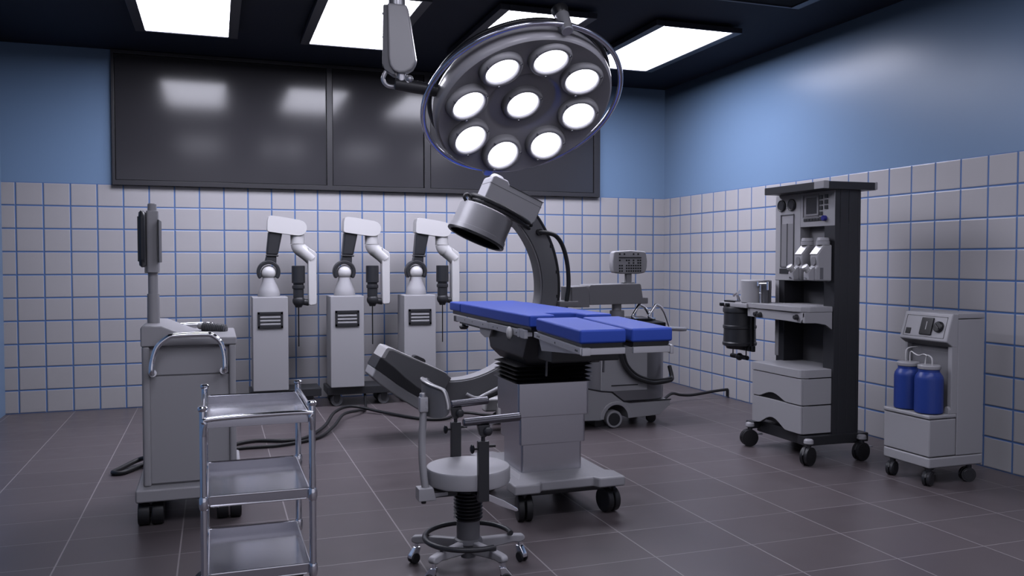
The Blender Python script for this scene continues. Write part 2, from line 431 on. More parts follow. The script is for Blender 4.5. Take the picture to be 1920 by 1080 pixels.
# ------------------------------------------------------------------ monitor cart (left)
def monitor_cart():
    t = thing('monitor_cart', (1.40, -3.2, 0), 'tall grey cart with chrome handles and an edge-on dark monitor on a pole', 'medical cart')
    MB().box(1.158, 1.640, -3.56, -2.80, .118, .180, .010, 3).build('base', 'plastic', t)
    b = MB()
    b.box(1.205, 1.600, -3.478, -2.96, .178, .845, .003)
    for a, c in ((1.190, 1.226), (1.580, 1.612)): b.box(a, c, -3.506, -2.94, .178, .85, .012, 3)
    b.build('body', 'plastic', t)
    MB().box(1.225, 1.581, -3.490, -3.470, .190, .702, .003).build('front_panel', 'plastic', t)
    MB().box(1.225, 1.581, -3.486, -3.470, .708, .838, .003).build('upper_panel', 'plastic', t)
    pts = [(1.186, .846), (1.618, .846), (1.618, .884), (1.41, .887), (1.278, .944), (1.200, .948), (1.186, .938)]
    MB().prism(pts, 'xz', -3.510, -2.935, .008, 3).build('top', 'plastic', t)
    MB().box(1.395, 1.475, -3.506, -3.46, .885, .8895, .001).build('label_plate', 'white', t)
    k = MB()
    for i in range(13):
        a = i/12; k.lathe([(.015, -.0042), (.027, -.0015), (.027, .0015), (.015, .0042)], (1.462+.105*a, -3.12-.05*a, .906-.012*a), (1, -.45, -.1), 18)
    k.cyl((1.458, -3.118, .906), (1.575, -3.174, .893), .016)
    kk = k.build('ribbed_grip', 'mid', t)
    MB().ball((1.446, -3.112, .910), .017).build('grip_end', 'white', kk)
    def handle(y, s):
        h = [(1.238, y-.06*s, .722), (1.236, y, .728), (1.240, y, .780), (1.262, y, .850), (1.308, y, .892), (1.345, y, .901), (1.47, y, .903),
             (1.51, y, .895), (1.545, y, .858), (1.560, y, .790), (1.560, y, .728), (1.556, y-.06*s, .722)]
        m = MB(); m.tube(h, .0125, 14, True, n=6)
        for x in (1.238, 1.556): m.cyl((x, y-.062*s, .722), (x, y-.048*s, .722), .018)
        m.build('handle', 'chrome', t)
    handle(-3.560, -1); handle(-2.880, 1)
    p = MB()
    p.cyl((1.232, -3.30, .944), (1.232, -3.30, 1.09), .029, .028); p.cyl((1.232, -3.30, 1.085), (1.232, -3.30, 1.20), .023)
    p.build('pole', 'plastic', t)
    MB().cyl((1.232, -3.30, 1.495), (1.232, -3.30, 1.535), .021, ch=.004).build('pole_cap', 'plastic', t)
    c = MB(); c.prism(rrect(1.206, 1.262, -3.345, -3.255, .012), 'xy', 1.195, 1.498, .004)
    c.box(1.196, 1.215, -3.33, -3.27, 1.193, 1.235, .003)
    c.build('pole_sleeve', 'plastic', t)
    m = MB()
    m.prism([(-3.46, 1.255), (-3.43, 1.222), (-3.17, 1.222), (-3.14, 1.255), (-3.14, 1.462), (-3.17, 1.495), (-3.43, 1.495), (-3.46, 1.462)], 'yz', 1.180, 1.206, .010, 1)
    mon = m.build('monitor', 'graph', t)
    MB().box(1.174, 1.182, -3.43, -3.17, 1.25, 1.465, .001).build('screen', 'screen', mon)
    MB().box(1.262, 1.268, -3.41, -3.19, 1.245, 1.452, .001).build('back_plate', 'graph', t)
    for x, y, a in ((1.222, -3.50, 90), (1.575, -3.50, 90), (1.215, -2.88, 92), (1.575, -2.88, 92)):
        caster(t, x, y, .120, .055, .110, ang=a, body='black', wheel='rubber', trail=.006)
monitor_cart()

# ------------------------------------------------------------------ chrome trolley
def trolley():
    t = thing('instrument_trolley', (1.653, -4.69, 0), 'chrome three-tier trolley with shiny steel trays in the foreground', 'trolley')
    xa, xb, ya, yb = 1.480, 1.825, -4.950, -4.430
    for x in (xa, xb):
        for y in (ya, yb):
            m = MB(); m.cyl((x, y, .085), (x, y, .772), .0115, None, 20)
            m.lathe([(0, .770), (.0135, .770), (.016, .775), (.016, .782), (.012, .786), (0, .787)], (x, y, 0), (0, 0, 1), 20)
            p = m.build('post', 'chrome', t)
            for z in (.470, .214): MB().lathe([(.0115, -.022), (.0140, -.018), (.0160, 0), (.0140, .018), (.0115, .022)], (x, y, z), (0, 0, 1), 20).build('collar', 'chrome', p)
            caster(t, x, y, .088, .034, .030, ang=200, body='chrome', wheel='rubber', twin=False, trail=.012)
    for z0, z1 in ((.712, .742), (.455, .487), (.199, .231)):
        m = MB(); i = .010
        m.box(xa+i, xb-i, ya+i, yb-i, z0, z0+.003, .001)
        m.box(xa+i, xb-i, ya+i, ya+i+.003, z0+.001, z1, .001); m.box(xa+i, xb-i, yb-i-.003, yb-i, z0+.001, z1, .001)
        m.box(xa+i, xa+i+.003, ya+i, yb-i, z0+.001, z1, .001); m.box(xb-i-.003, xb-i, ya+i, yb-i, z0+.001, z1, .001)
        s = m.build('shelf', 'tray', t)
        e = MB()
        for zz in ((z1,) if z1 > .7 else (z1, z0)):
            e.tube([(xa+.02, ya+i, zz), (xb-.02, ya+i, zz)], .0035, 8, False)
            e.tube([(xa+i, ya+.02, zz), (xa+i, yb-.02, zz)], .0035, 8, False); e.tube([(xb-i, ya+.02, zz), (xb-i, yb-.02, zz)], .0035, 8, False)
            e.tube([(xa+.02, yb-i, zz), (xb-.02, yb-i, zz)], .0035, 8, False)
        e.build('rolled_edge', 'chrome', s)
    g = MB()
    g.tube([(xa, ya-.008, .690), (xa+.006, ya-.012, .728), (xa+.030, ya-.012, .745), (xb-.030, ya-.012, .750), (xb-.006, ya-.012, .733), (xb, ya-.008, .690)], .008, 12, True, n=8)
    g.build('front_rail', 'chrome', t)
    for x in (xa, xb):
        MB().tube([(x, ya, .752), (x, yb, .752)], .0075, 12, False).build('side_rail', 'chrome', t)
trolley()

# ------------------------------------------------------------------ stool
def stool():
    cx, cy = 2.489, -4.540
    t = thing('surgeon_stool', (cx, cy, 0), 'grey round-seat stool with armrests and a foot ring', 'stool')
    s = MB(); s.lathe([(0, .352), (.160, .352), (.170, .358), (.172, .370), (.172, .412), (.168, .420), (.160, .421), (.11, .414), (.05, .408), (0, .407)], (cx, cy, 0), (0, 0, 1), 48)
    s.build('seat', 'white' if False else 'plastic', t)
    u = MB(); u.box(cx-.11, cx+.11, cy-.05, cy+.05, .325, .353, .004); u.box(cx-.165, cx-.05, cy-.025, cy+.025, .305, .335, .004)
    u.build('seat_support', 'graph', t)
    b = MB(); prof = [(0, .20), (.052, .20)]
    for k in range(10):
        z = .204+k*.0145; prof += [(.052, z), (.060, z+.005), (.052, z+.010)]
    b.lathe(prof+[(.052, .353), (0, .353)], (cx, cy, 0), (0, 0, 1), 32); b.build('bellows', 'black', t)
    c = MB(); c.cyl((cx, cy, .10), (cx, cy, .215), .0475, None, 32)
    c.lathe([(.0475, .125), (.056, .120), (.060, .108), (.056, .100), (0, .100)], (cx, cy, 0), (0, 0, 1), 32)
    c.cyl((cx, cy, .045), (cx, cy, .102), .030, .034); c.build('column', 'mid', t)
    ax = math.atan2(-.9561, -.2931)      # a leg pair points towards the room's front
    base_a = math.degrees(math.atan2(cy+7.866, cx-1.524))
    for k in range(5):
        a = math.radians(base_a + 72*k); M = Matrix.Translation((cx, cy, 0)) @ Matrix.Rotation(a, 4, 'Z')
        l = MB(); hw0, hw1 = .021, .015
        pr = [(.030, .070), (.060, .068), (.195, .084), (.222, .080), (.243, .086), (.247, .100), (.238, .112), (.20, .116), (.05, .118), (.030, .118)]
        l.prism(pr, 'xz', -.016, .016, .007, 3, M=M)
        leg = l.build('leg', 'plastic', t)
        p = M @ Vector((.226, 0, 0))
        ca = a + math.radians(60 if k % 2 else -70)
        Mc = Matrix.Translation((p.x, p.y, 0)) @ Matrix.Rotation(ca, 4, 'Z')
        f = MB(); f.cyl((0, 0, .060), (0, 0, .084), .008, M=Mc)
        f.prism([(-.014, .066), (.012, .066), (.036, .036), (.037, .022), (.026, .020), (.010, .024), (-.006, .034)], 'xz', -.0125, .0125, .004, M=Mc)
        cst = f.build('caster', 'chrome', leg)
        # wheel is part of the caster's mesh group: kept as its own part on the leg
        wv = MB()
        for s_ in (-1, 1): wv.lathe([(0, 0), (.018, 0), (.0215, .003), (.0215, .009), (.018, .012), (0, .012)], (.014, s_*.012-.006, .0215), (0, 1, 0), 20, M=Mc)
        wv.build('wheel', 'rubber', leg)
    # foot ring with an open side
    pts = []
    for k in range(53):
        a = math.radians(base_a - 82 + 296*k/52)
        pts.append((cx+.178*math.cos(a), cy+.178*math.sin(a), .130))
    r = MB(); r.tube(pts, .0105, 12, False); r.build('foot_ring', 'graph', t)
    st = MB()
    for k in range(5):
        a = math.radians(base_a+72*k); st.cyl((cx+.178*math.cos(a), cy+.178*math.sin(a), .104), (cx+.178*math.cos(a), cy+.178*math.sin(a), .130), .006)
    st.build('ring_stay', 'graph', t)
    # height lever
    l = MB(); l.prism([(-.004, -.013), (.085, -.013), (.150, -.007), (.157, 0), (.150, .007), (.085, .015), (-.004, .013)], 'xy', -.003, .003, .002,
                      M=Matrix.Translation((cx+.055, cy-.03, .300)) @ Matrix.Rotation(math.radians(-18), 4, 'Z') @ Matrix.Rotation(math.radians(24), 4, 'Y') @ Matrix.Rotation(math.radians(88), 4, 'X'))
    l.build('height_lever', 'chrome', t)
    # armrests
    def arm(px, py, zt, x0, x1, sgn):
        m = MB(); m.box(px-.022, px+.022, py-.013, py+.013, .318, zt-.075, .004)
        m.box(px-.014, px+.014, min(py, cy), max(py, cy), .318, .334, .003)
        m.cyl((px, py, zt-.080), (px, py, zt-.055), .008)
        m.prism([(px-.024, zt-.012), (px+.026, zt-.012), (px+.020, zt-.048), (px+.008, zt-.060), (px-.008, zt-.060), (px-.016, zt-.048)], 'xz', py-.014, py+.014, .004)
        po = m.build('armrest_post', 'graph', t)
        k = MB(); k.ball((px+.014, py-.022, zt-.036), .018, (1, .6, 1), 12); k.build('joint_knob', 'graph', po)
        MB().cyl((px+.02, py, zt-.098), (px+.050, py, zt-.098), .006).build('clamp_pin', 'black', po)
        kn = MB(); kn.cyl((px-.020, py, zt-.105), (px-.040, py, zt-.105), .005); kn.ball((px-.044, py, zt-.105), .019, (.5, .8, 1), 10)
        kn.build('clamp_knob', 'black', po)
        b_ = MB(); b_.cyl((x0, py, zt), (x1, py, zt+.010), .0165, .0165, 24, .004); b_.build('armrest', 'armbar', t)
    MAT['armbar'] = plain('dark_polished_metal', (0.16, 0.16, 0.18), 0.22, metal=0.9)
    arm(2.499, -4.715, .631, 2.418, 2.652, -1)
    arm(2.484, -4.368, .643, 2.462, 2.630, 1)
    # back support
    px, cp = 2.290, -4.596
    sb = MB(); sb.prism([(px-.026, .312), (px+.046, .312), (px+.034, .362), (px-.026, .362)], 'xz', cp-.028, cp+.032, .004)
    sb.prism([(px+.03, .316), (px+.10, .320), (px+.10, .334), (px+.03, .334)], 'xz', cp+.0, cp+.045, .002)
    sb.build('back_socket', 'plastic', t)
    MB().cyl((px, cp, .298), (px, cp, .314), .010).build('socket_knob', 'black', t)
    ps = MB(); ps.tube([(px+.008, cp, .350), (px-.001, cp, .42), (px-.006, cp, .50), (px-.004, cp, .58), (px, cp, .66), (px+.001, cp, .70)], .0145, 14, True); ps.build('back_post', 'plastic', t)
    cl = MB(); cl.box(px-.018, px+.018, cp-.018, cp+.016, .660, .722, .006); cl.cyl((px-.002, cp, .718), (px-.002, cp, .736), .013, ch=.003)
    for z in (.678, .702): cl.cyl((px+.010, cp-.022, z), (px+.010, cp-.016, z), .004, None, 10)
    cl.build('clamp', 'alu', t)
    # curved pad: a plate wrapped round the sitter's back, seen from behind
    b = bmesh.new(); rows = []
    R = .188; cxx = cx
    outl = [(-38, .672, .752), (-34, .650, .768), (-26, .640, .775), (-14, .638, .777), (0, .638, .776), (14, .640, .772), (24, .640, .767), (34, .642, .762), (41, .647, .756), (45, .654, .742), (47.5, .664, .718), (49, .680, .696)]
    N = 7
    front = []; back = []
    for a, z0, z1 in outl:
        ar = math.radians(180 + a); fr = []; bk = []
        for k in range(N+1):
            z = z0+(z1-z0)*k/N
            fr.append(b.verts.new((cxx+(R-.022)*math.cos(ar), cy+(R-.022)*math.sin(ar)*1.05, z)))
            bk.append(b.verts.new((cxx+R*math.cos(ar), cy+R*math.sin(ar)*1.05, z)))
        front.append(fr); back.append(bk)
    n = len(outl)
    for i in range(n-1):
        for k in range(N):
            b.faces.new((front[i][k], front[i+1][k], front[i+1][k+1], front[i][k+1])); b.faces.new((back[i][k], back[i][k+1], back[i+1][k+1], back[i+1][k]))
        b.faces.new((front[i][0], back[i][0], back[i+1][0], front[i+1][0])); b.faces.new((front[i][N], front[i+1][N], back[i+1][N], back[i][N]))
    for k in range(N):
        b.faces.new((front[0][k], front[0][k+1], back[0][k+1], back[0][k])); b.faces.new((front[-1][k], back[-1][k], back[-1][k+1], front[-1][k+1]))
    pm = MB(); pm._merge(b, .006, 2, None, 50); pad = pm.build('backrest', 'arc_grey', t)  # darker grey than the stool's plastic puts shade into the pad's colour
    rim = [(cxx+(R+.001)*math.cos(math.radians(180+a)), cy+(R+.001)*1.05*math.sin(math.radians(180+a)), z1) for a, z0, z1 in outl] + [(cxx+(R+.001)*math.cos(math.radians(229)), cy+(R+.001)*1.05*math.sin(math.radians(229)), .682)]
    MB().tube(rim, .0042, 8, True, n=3).build('rim', 'white', pad)
stool()

# ------------------------------------------------------------------ operating table
def operating_table():
    t = thing('operating_table', (3.11, -3.72, 0), 'blue-cushioned operating table on a steel column with casters', 'operating table')
    # base with a lobe over each caster
    o = [(2.845, -4.10), (2.975, -4.10), (2.995, -4.065), (3.265, -4.065), (3.285, -4.10), (3.425, -4.10), (3.425, -3.97), (3.39, -3.94), (3.39, -3.52), (3.425, -3.49), (3.425, -3.36),
         (3.285, -3.36), (3.265, -3.395), (2.995, -3.395), (2.975, -3.36), (2.845, -3.36), (2.845, -3.49), (2.88, -3.52), (2.88, -3.94), (2.845, -3.97)]
    b = MB(); b.prism(o, 'xy', .142, .192, .010, 3)
    b.loft([[(2.90, -4.0, .190), (3.34, -4.0, .190), (3.34, -3.46, .190), (2.90, -3.46, .190)], [(2.925, -3.955, .206), (3.28, -3.955, .206), (3.28, -3.5, .206), (2.925, -3.5, .206)]], .003)
    b.build('base', 'plastic', t)
    MB().box(2.93, 3.36, -4.03, -3.42, .115, .145, .004).build('underframe', 'black', t)
    for x, y, a in ((2.918, -4.03, 80), (3.372, -4.02, 100), (2.918, -3.44, 60), (3.372, -3.44, 120)):
        caster(t, x, y, .145, .062, .070, ang=a, body='rubber', wheel='rubber', trail=.004)
    for nm, d, z0, z1 in (('lower_column', 0, .20, .352), ('middle_column', .014, .345, .492), ('upper_column', .027, .485, .652)):
        m = MB(); m.prism(rrect(2.939-d, 3.262+d, -3.935-d, -3.655+d, .014), 'xy', z0, z1, .004)
        m.build(nm, 'steel', t)
    bl = MB(); rings = []
    for k in range(6):
        z = .645+k*.0205
        for dz, d in ((0, .012), (.010, .042)):
            if k == 5 and dz: continue
            rings.append([(u, v, z+dz) for u, v in rrect(2.925-d+.012, 3.275+d-.012, -3.95-d+.012, -3.645+d-.012, .02, 3)])
    bl.loft(rings); bl.build('bellows', 'black', t, 20)
    h = MB()
    h.loft([[(2.955, -3.965, .742), (3.345, -3.965, .742), (3.345, -3.55, .742), (2.955, -3.55, .742)],
            [(2.915, -4.02, .790), (3.345, -4.02, .790), (3.345, -3.50, .790), (2.915, -3.50, .790)],
            [(2.905, -4.13, .925), (3.345, -4.13, .925), (3.345, -3.46, .925), (2.905, -3.46, .925)]], .006)
    h.build('housing', 'graph', t)
    # mattress
    main = [(2.890, -2.998), (2.890, -4.178), (3.008, -4.178), (3.022, -4.165), (3.022, -4.03), (3.040, -4.01), (3.168, -4.01), (3.186, -4.03), (3.186, -4.165), (3.200, -4.178), (3.310, -4.178), (3.310, -2.998)]
    MB().prism(main, 'xy', .945, 1.001, .009, 3).build('torso_cushion', 'blue', t)
    MB().box(2.890, 3.310, -2.990, -2.752, .947, .999, .009, 3).build('head_cushion', 'blue', t)
    u = MB(); u.box(2.905, 3.295, -4.16, -2.775, .925, .946, .002); u.build('cushion_tray', 'black', t)
    for x0, x1 in ((2.890, 3.095), (3.119, 3.308)):
        pts = [(-4.258, .937), (-4.757, .922), (-4.757, .979), (-4.258, .995)]
        MB().prism(pts, 'yz', x0, x1, .010, 3).build('leg_cushion', 'blue', t)
        m = MB(); m.prism([(-4.25, .915), (-4.745, .900), (-4.745, .923), (-4.25, .938)], 'yz', x0+.012, x1-.012, .001); m.build('leg_tray', 'black', t)
        r = MB(); xl = x0-.004 if x0 < 3 else x1-.018; xr = xl+.014
        r.prism([(-4.245, .906), (-4.765, .881), (-4.765, .909), (-4.245, .931)], 'yz', xl, xr, .002)
        r.box(x0+.004 if x0 < 3 else x0+.002, x1-.010, -4.768, -4.752, .879, .905, .002)
        if x0 < 3: r.box(2.893, 2.930, -4.772, -4.750, .876, .908, .003)
        else: r.box(x1-.020, x1-.004, -4.772, -4.750, .872, .908, .003)
        if x0 < 3: r.prism([(-4.26, .908), (-4.30, .850), (-4.72, .878), (-4.75, .885)], 'yz', x0+.012, x0+.016, .001)
        ra = r.build('leg_rail', 'alu', t)
        s = MB()
        for y in ((-4.29, -4.31, -4.50, -4.72, -4.735) if x0 < 3 else (-4.3, -4.72)):
            xx = xl-.001 if x0 < 3 else xr+.001
            s.cyl((xx, y, .917+(y+4.245)*.045), (xx+.004 if x0 < 3 else xx-.004, y, .917+(y+4.245)*.045), .0045, None, 10)
        s.build('screws', 'graph', ra)
    for sx, xl in ((-1, 2.874), (1, 3.312)):
        r = MB(); r.box(xl, xl+.014, -3.598, -2.965, .894, .926, .002); r.box(xl, xl+.014, -4.150, -3.606, .897, .929, .002)
        r.box(xl+.004, xl+.016+.0, -4.15, -2.98, .905, .921, 0)
        for y in (-4.13, -3.65, -3.1): r.box(min(xl, xl+.03*(-sx)), max(xl+.014, xl+.014+.03*(-sx)), y-.012, y+.012, .90, .92, .001)
        r.box(xl-.004, xl+.018, -4.085, -4.062, .893, .934, .002); r.box(xl-.002, xl+.016, -4.157, -4.10, .892, .932, .002)
        ra = r.build('side_rail', 'alu', t)
        s = MB()
        for y in (-4.04, -3.95, -3.75, -3.68, -3.5, -3.3, -3.15):
            xx = xl-.001 if sx < 0 else xl+.015
            s.cyl((xx, y, .912), (xx-.002*sx*-1 if sx > 0 else xx+.004, y, .912), .004, None, 10)
        s.build('screws', 'graph', ra)
        k = MB(); k.ball((xl-.012 if sx < 0 else xl+.026, -3.975, .905), .020, (.8, 1, 1.6), 16); k.build('rail_knob', 'white', ra)
        k = MB(); k.prism([(-3.62, .893), (-3.40, .893), (-3.42, .858), (-3.50, .842), (-3.58, .850)], 'yz', xl+.010, xl+.022, .003); k.build('hinge_cover', 'plastic', t)
    k = MB(); k.cyl((2.895, -3.06, .893), (2.895, -3.06, .868), .012); k.cyl((2.895, -3.06, .872), (2.895, -3.06, .852), .030, .024, 8, .004)
    k.box(2.885, 2.90, -3.45, -3.0, .882, .893, .002); k.build('head_lock_knob', 'graph', t)
    MB().box(2.876, 2.898, -2.962, -2.90, .888, .922, .003).build('rail_end_clamp', 'graph', t)
    c = MB(); c.box(2.96, 3.30, -4.28, -4.10, .790, .862, .006); c.cyl((3.13, -4.30, .852), (3.24, -4.30, .852), .016); c.box(2.95, 3.25, -4.32, -4.24, .850, .872, .004)
    c.build('leg_section_hinge', 'black', t)
    for x, z0 in ((3.020, .700), (3.322, .705)):
        MB().tube([(x, -4.06, .84), (x, -4.065, .79), (x, -4.06, z0)], .006, 10, True).build('release_rod', 'mid', t)
    return t
operating_table()

# ------------------------------------------------------------------ C-arm x-ray machine
def c_arm():
    t = thing('c_arm_machine', (4.45, -1.85, 0), 'grey mobile x-ray unit with a large C-shaped arm and drum head', 'x-ray machine')
    YA, YB = -2.13, -1.57
    # lower skirt with a wheel arch
    wx, wz = 4.325, .066
    pts = [(3.98, .07)]
    pts += [(4.205, .062), (4.222, .062)]
    for k in range(13):
        a = math.radians(176-172*k/12); pts.append((wx+.010+.098*math.cos(a), wz+.108*math.sin(a)))
    pts += [(4.452, .066), (4.705, .078), (4.795, .150), (4.800, .188), (4.45, .184), (4.40, .195), (4.30, .268), (4.22, .278), (4.10, .305), (3.98, .285)]
    s = MB(); s.prism(pts, 'xz', YA, YB, .008, 2)
    # raised rim of the arch
    rim = []; r2 = []
    for k in range(15):
        a = math.radians(178-176*k/14); rim.append((wx+.010+.130*math.cos(a), wz+.135*math.sin(a))); r2.append((wx+.010+.100*math.cos(a), wz+.110*math.sin(a)))
    s.prism(rim+r2[::-1], 'xz', YA-.012, YA+.03, .004)
    s.build('base', 'plastic', t)
    sl = MB(); sl.tube([(4.10, YA-.001, .307), (4.22, YA-.001, .281), (4.305, YA-.001, .272), (4.40, YA-.001, .198), (4.45, YA-.001, .188), (4.80, YA-.001, .192)], .005, 8, False)
    sl.build('base_seam', 'black', t)
    f = MB(); f.box(3.44, 4.05, -2.08, -1.98, .10, .205, .02, 3); f.ball((3.49, -2.03, .20), .055, (1, .9, .8)); f.box(3.44, 4.05, -1.72, -1.62, .10, .205, .02, 3)
    f.build('front_leg', 'white', t)
    for x, y in ((wx, -2.098), (wx, -1.60)):
        m = MB(); m.lathe([(0, -.026), (.046, -.028), (.050, -.032), (.062, -.032), (.066, -.026), (.066, .026), (.062, .032), (0, .03)], (x, y, .066), (0, 1, 0), 36)
        w_ = m.build('wheel', 'plastic', t)
        MB().lathe([(0, -.036), (.046, -.034), (.046, -.020), (0, -.02)], (x, y, .066), (0, 1, 0), 32).build('wheel_hub', 'graph', w_)
    MB().box(4.19, 4.28, -2.08, -1.62, .012, .10, .004).build('wheel_housing', 'black', t)
    for y in (-2.03, -1.67): caster(t, 3.56, y, .102, .045, .04, 180, trail=.0)
    for y in (-2.0, -1.7): caster(t, 4.70, y, .080, .036, .035, 0, trail=.0)
    # cabinet body with a rounded front-right corner
    o = [(4.235, YA+.012), (4.60, YA+.006), (4.68, YA+.018), (4.74, YA+.048), (4.785, YA+.095), (4.802, YA+.16), (4.802, YB-.05), (4.75, YB), (4.20, YB), (4.15, YB-.05), (4.12, -1.95), (4.13, -2.04)]
    b = MB(); b.prism(o, 'xy', .195, .745, .008, 2, ang=40)
    b.build('cabinet', 'cabinet_metal', t, 50)
    MB().box(4.222, 4.60, YA+.004, YA+.03, .275, .60, .004).build('front_cover', 'plastic', t)
    MB().box(4.30, 4.52, YA-.001, YA+.012, .315, .322, .001).build('cover_slot', 'black', t)
    c = MB(); c.prism([(-2.05, .742), (-2.05, .775), (-1.66, .80), (-1.66, .742)], 'yz', 4.47, 4.80, .006); tp = c.build('top_console', 'black', t)
    MB().box(4.60, 4.74, -1.95, -1.75, .786, .800, .002, M=None).build('top_display', 'screen', tp)
    hm = MB(); hm.tube([(4.798, -2.02, .64), (4.798, -2.10, .60), (4.75, -2.16, .58)], .002, 6, True); hm.bm.free()
    h = MB()
    for x in (4.59, 4.735):
        h.tube([(x+.06, -1.90, .905), (x+.115, -1.895, .875), (x+.165, -1.88, .80), (x+.195, -1.88, .715)], .0115, 10, True)
        h.tube([(x+.06, -1.90, .905), (x+.03, -1.90, .865), (x, -1.90, .818), (x+.015, -1.90, .796), (x+.05, -1.90, .79)], .013, 10, True, n=5)
    h.build('top_handles', 'chrome', t)
    p = MB(); p.tube([(4.80, -2.05, .725), (4.87, -2.05, .722), (4.96, -2.03, .716), (5.005, -1.98, .712), (4.965, -1.92, .708), (4.90, -1.70, .72), (4.80, -1.66, .725)], .017, 12, True); p.build('push_handle', 'alu', t)
    # hose looped over the front
    MB().tube([(4.345, -2.17, .64), (4.350, -2.175, .57), (4.385, -2.175, .47), (4.475, -2.175, .38), (4.61, -2.175, .335), (4.70, -2.175, .335), (4.79, -2.15, .345), (4.812, -2.12, .37), (4.815, -2.08, .44)], .016, 12, True).build('hose', 'rubber', t)
    MB().tube([(4.378, -2.16, .63), (4.383, -2.165, .56), (4.415, -2.165, .47), (4.495, -2.165, .395), (4.60, -2.165, .358), (4.72, -2.165, .352), (4.79, -2.15, .36)], .012, 10, True).build('hose', 'rubber', t)
    # lifting post, horizontal support and key panel
    m = MB(); m.cyl((4.456, -1.90, .74), (4.456, -1.90, .866), .056, None, 32, .004); m.cyl((4.452, -1.90, .86), (4.452, -1.90, .93), .037); m.build('lift_post', 'plastic', t)
    m = MB(); m.prism([(4.178, .917), (4.176, 1.058), (4.188, 1.068), (4.600, 1.074), (4.612, 1.066), (4.628, .968), (4.672, .966), (4.674, .918)], 'xz', -2.0, -1.80, .006, 2)
    m.build('support_beam', 'mid_plastic', t)
    m = MB(); m.prism([(4.030, .908), (4.028, 1.054), (4.150, 1.060), (4.168, 1.03), (4.176, .90), (4.05, .90)], 'xz', -2.012, -1.79, .006, 2)
    m.box(3.93, 4.08, -2.02, -1.78, .905, .948, .006); m.build('arm_carriage', 'mid_plastic', t)
    m = MB(); m.prism([(4.524, 1.065), (4.524, 1.16), (4.572, 1.16), (4.572, 1.065)], 'xz', -1.925, -1.880, .008); m.cyl((4.545, -1.90, 1.070), (4.545, -1.90, 1.082), .050)
    m.build('panel_neck', 'plastic', t)
    pan = [(4.404, 1.158), (4.470, 1.148), (4.610, 1.148), (4.672, 1.158), (4.686, 1.200), (4.690, 1.245), (4.676, 1.316), (4.660, 1.322), (4.545, 1.330), (4.415, 1.322), (4.400, 1.314), (4.389, 1.245), (4.392, 1.200)]
    m = MB(); m.prism(pan, 'xz', -1.955, -1.885, .010, 3, ang=50)
    pn = m.build('key_panel', 'plastic', t)
    k = MB(); x0 = 4.450; dx = .0196; yk = -1.9585
    def key(c_, z): k.box(x0+c_*dx-.0062, x0+c_*dx+.0062, yk, yk+.004, z-.006, z+.006, .001)
    for c_ in (0, 2, 6, 8): key(c_, 1.300)
    for c_ in (0, 3, 4, 6, 8, 9): key(c_, 1.252)
    for c_ in (4, 6, 8, 9): key(c_, 1.232)
    for z in (1.212, 1.191, 1.170):
        for c_ in (0, 1, 3, 4, 5, 6, 7, 8, 9): key(c_, z)
    k.box(x0-.008, x0+9*dx+.008, yk, yk+.004, 1.268, 1.277, .001)
    k.build('keys', 'black', pn)
    # the C
    cx, cz, ri = 3.142, 1.054, .674
    y0, y1 = -1.955, -1.785
    A0, A1 = -97, 62; n = 60
    def ringpt(r, a): a = math.radians(a); return (cx+r*math.cos(a), cz+r*math.sin(a))
    def rin(a): return ri+.0
    def rout(a): return .800+.032*min(1.0, (a/60)**2)
    o = [ringpt(rout(A0+(A1-A0)*k_/n), A0+(A1-A0)*k_/n) for k_ in range(n+1)] + [ringpt(ri, A1+(A0-A1)*k_/n) for k_ in range(n+1)]
    m = MB(); m.prism(o, 'xz', y0, y1, .006, 2, ang=45); arc = m.build('c_arm', 'arc_grey', t)
    sr = MB()
    o = [ringpt(ri+.004, A0+4+(A1-A0-8)*k_/n) for k_ in range(n+1)] + [ringpt(ri-.010, A1-4+(A0-A1+8)*k_/n) for k_ in range(n+1)]
    sr.prism(o, 'xz', y0+.012, y1-.012, .002); sr.build('inner_track', 'plastic', arc)
    cb = MB(); cb.tube([(ringpt(rout(a)+.006, a)[0], y0+.012, ringpt(rout(a)+.006, a)[1]) for a in range(-76, 52, 3)], .015, 10, False)
    for a in (-60, -5, 8, 22): q_ = ringpt(rout(a)+.004, a); cb.box(q_[0]-.018, q_[0]+.012, y0-.002, y0+.03, q_[1]-.012, q_[1]+.012, .003)
    cb.build('edge_cable', 'rubber', arc)
    lc = MB(); lc.tube([(3.775, -1.96, 1.462), (3.80, -2.0, 1.458), (3.845, -2.01, 1.452), (3.90, -2.01, 1.432), (3.952, -2.0, 1.372), (3.985, -2.0, 1.28), (4.003, -2.0, 1.17), (4.006, -2.0, 1.06), (3.995, -2.0, .98), (3.985, -2.0, .90)], .0165, 12, True)
    lc.cyl((3.785, -1.99, 1.460), (3.785, -1.95, 1.460), .024); lc.build('looped_cable', 'rubber', arc)
    # x-ray tube head: a frame that leans 24 degrees
    ln = math.radians(24.5)
    ed = Vector((-math.sin(ln), 0, -math.cos(ln))); ep = Vector((math.cos(ln), 0, -math.sin(ln)))
    dc = Vector((3.405, -1.870, 1.593))             # centre of the drum's upper face
    H = MB()
    def wp(u, v): return dc+ep*u-ed*v
    def poly(P): return [(wp(*p).x, wp(*p).z) for p in P]
    H.prism(poly([(-.095, .02), (-.095, .250), (-.080, .268), (.025, .272), (.050, .245), (.335, .245), (.335, .085), (.300, .035), (.26, .02)]), 'xz', -1.985, -1.760, .020, 3)
    H.cyl(wp(-.030, .255), wp(-.030, .295), .058, .050, 28, .010)
    hd = H.build('tube_housing', 'plastic', t)
    S_ = MB(); S_.prism(poly([(.045, .2475), (.338, .2475), (.338, .2445), (.045, .2445)]), 'xz', -1.987, -1.758, 0)
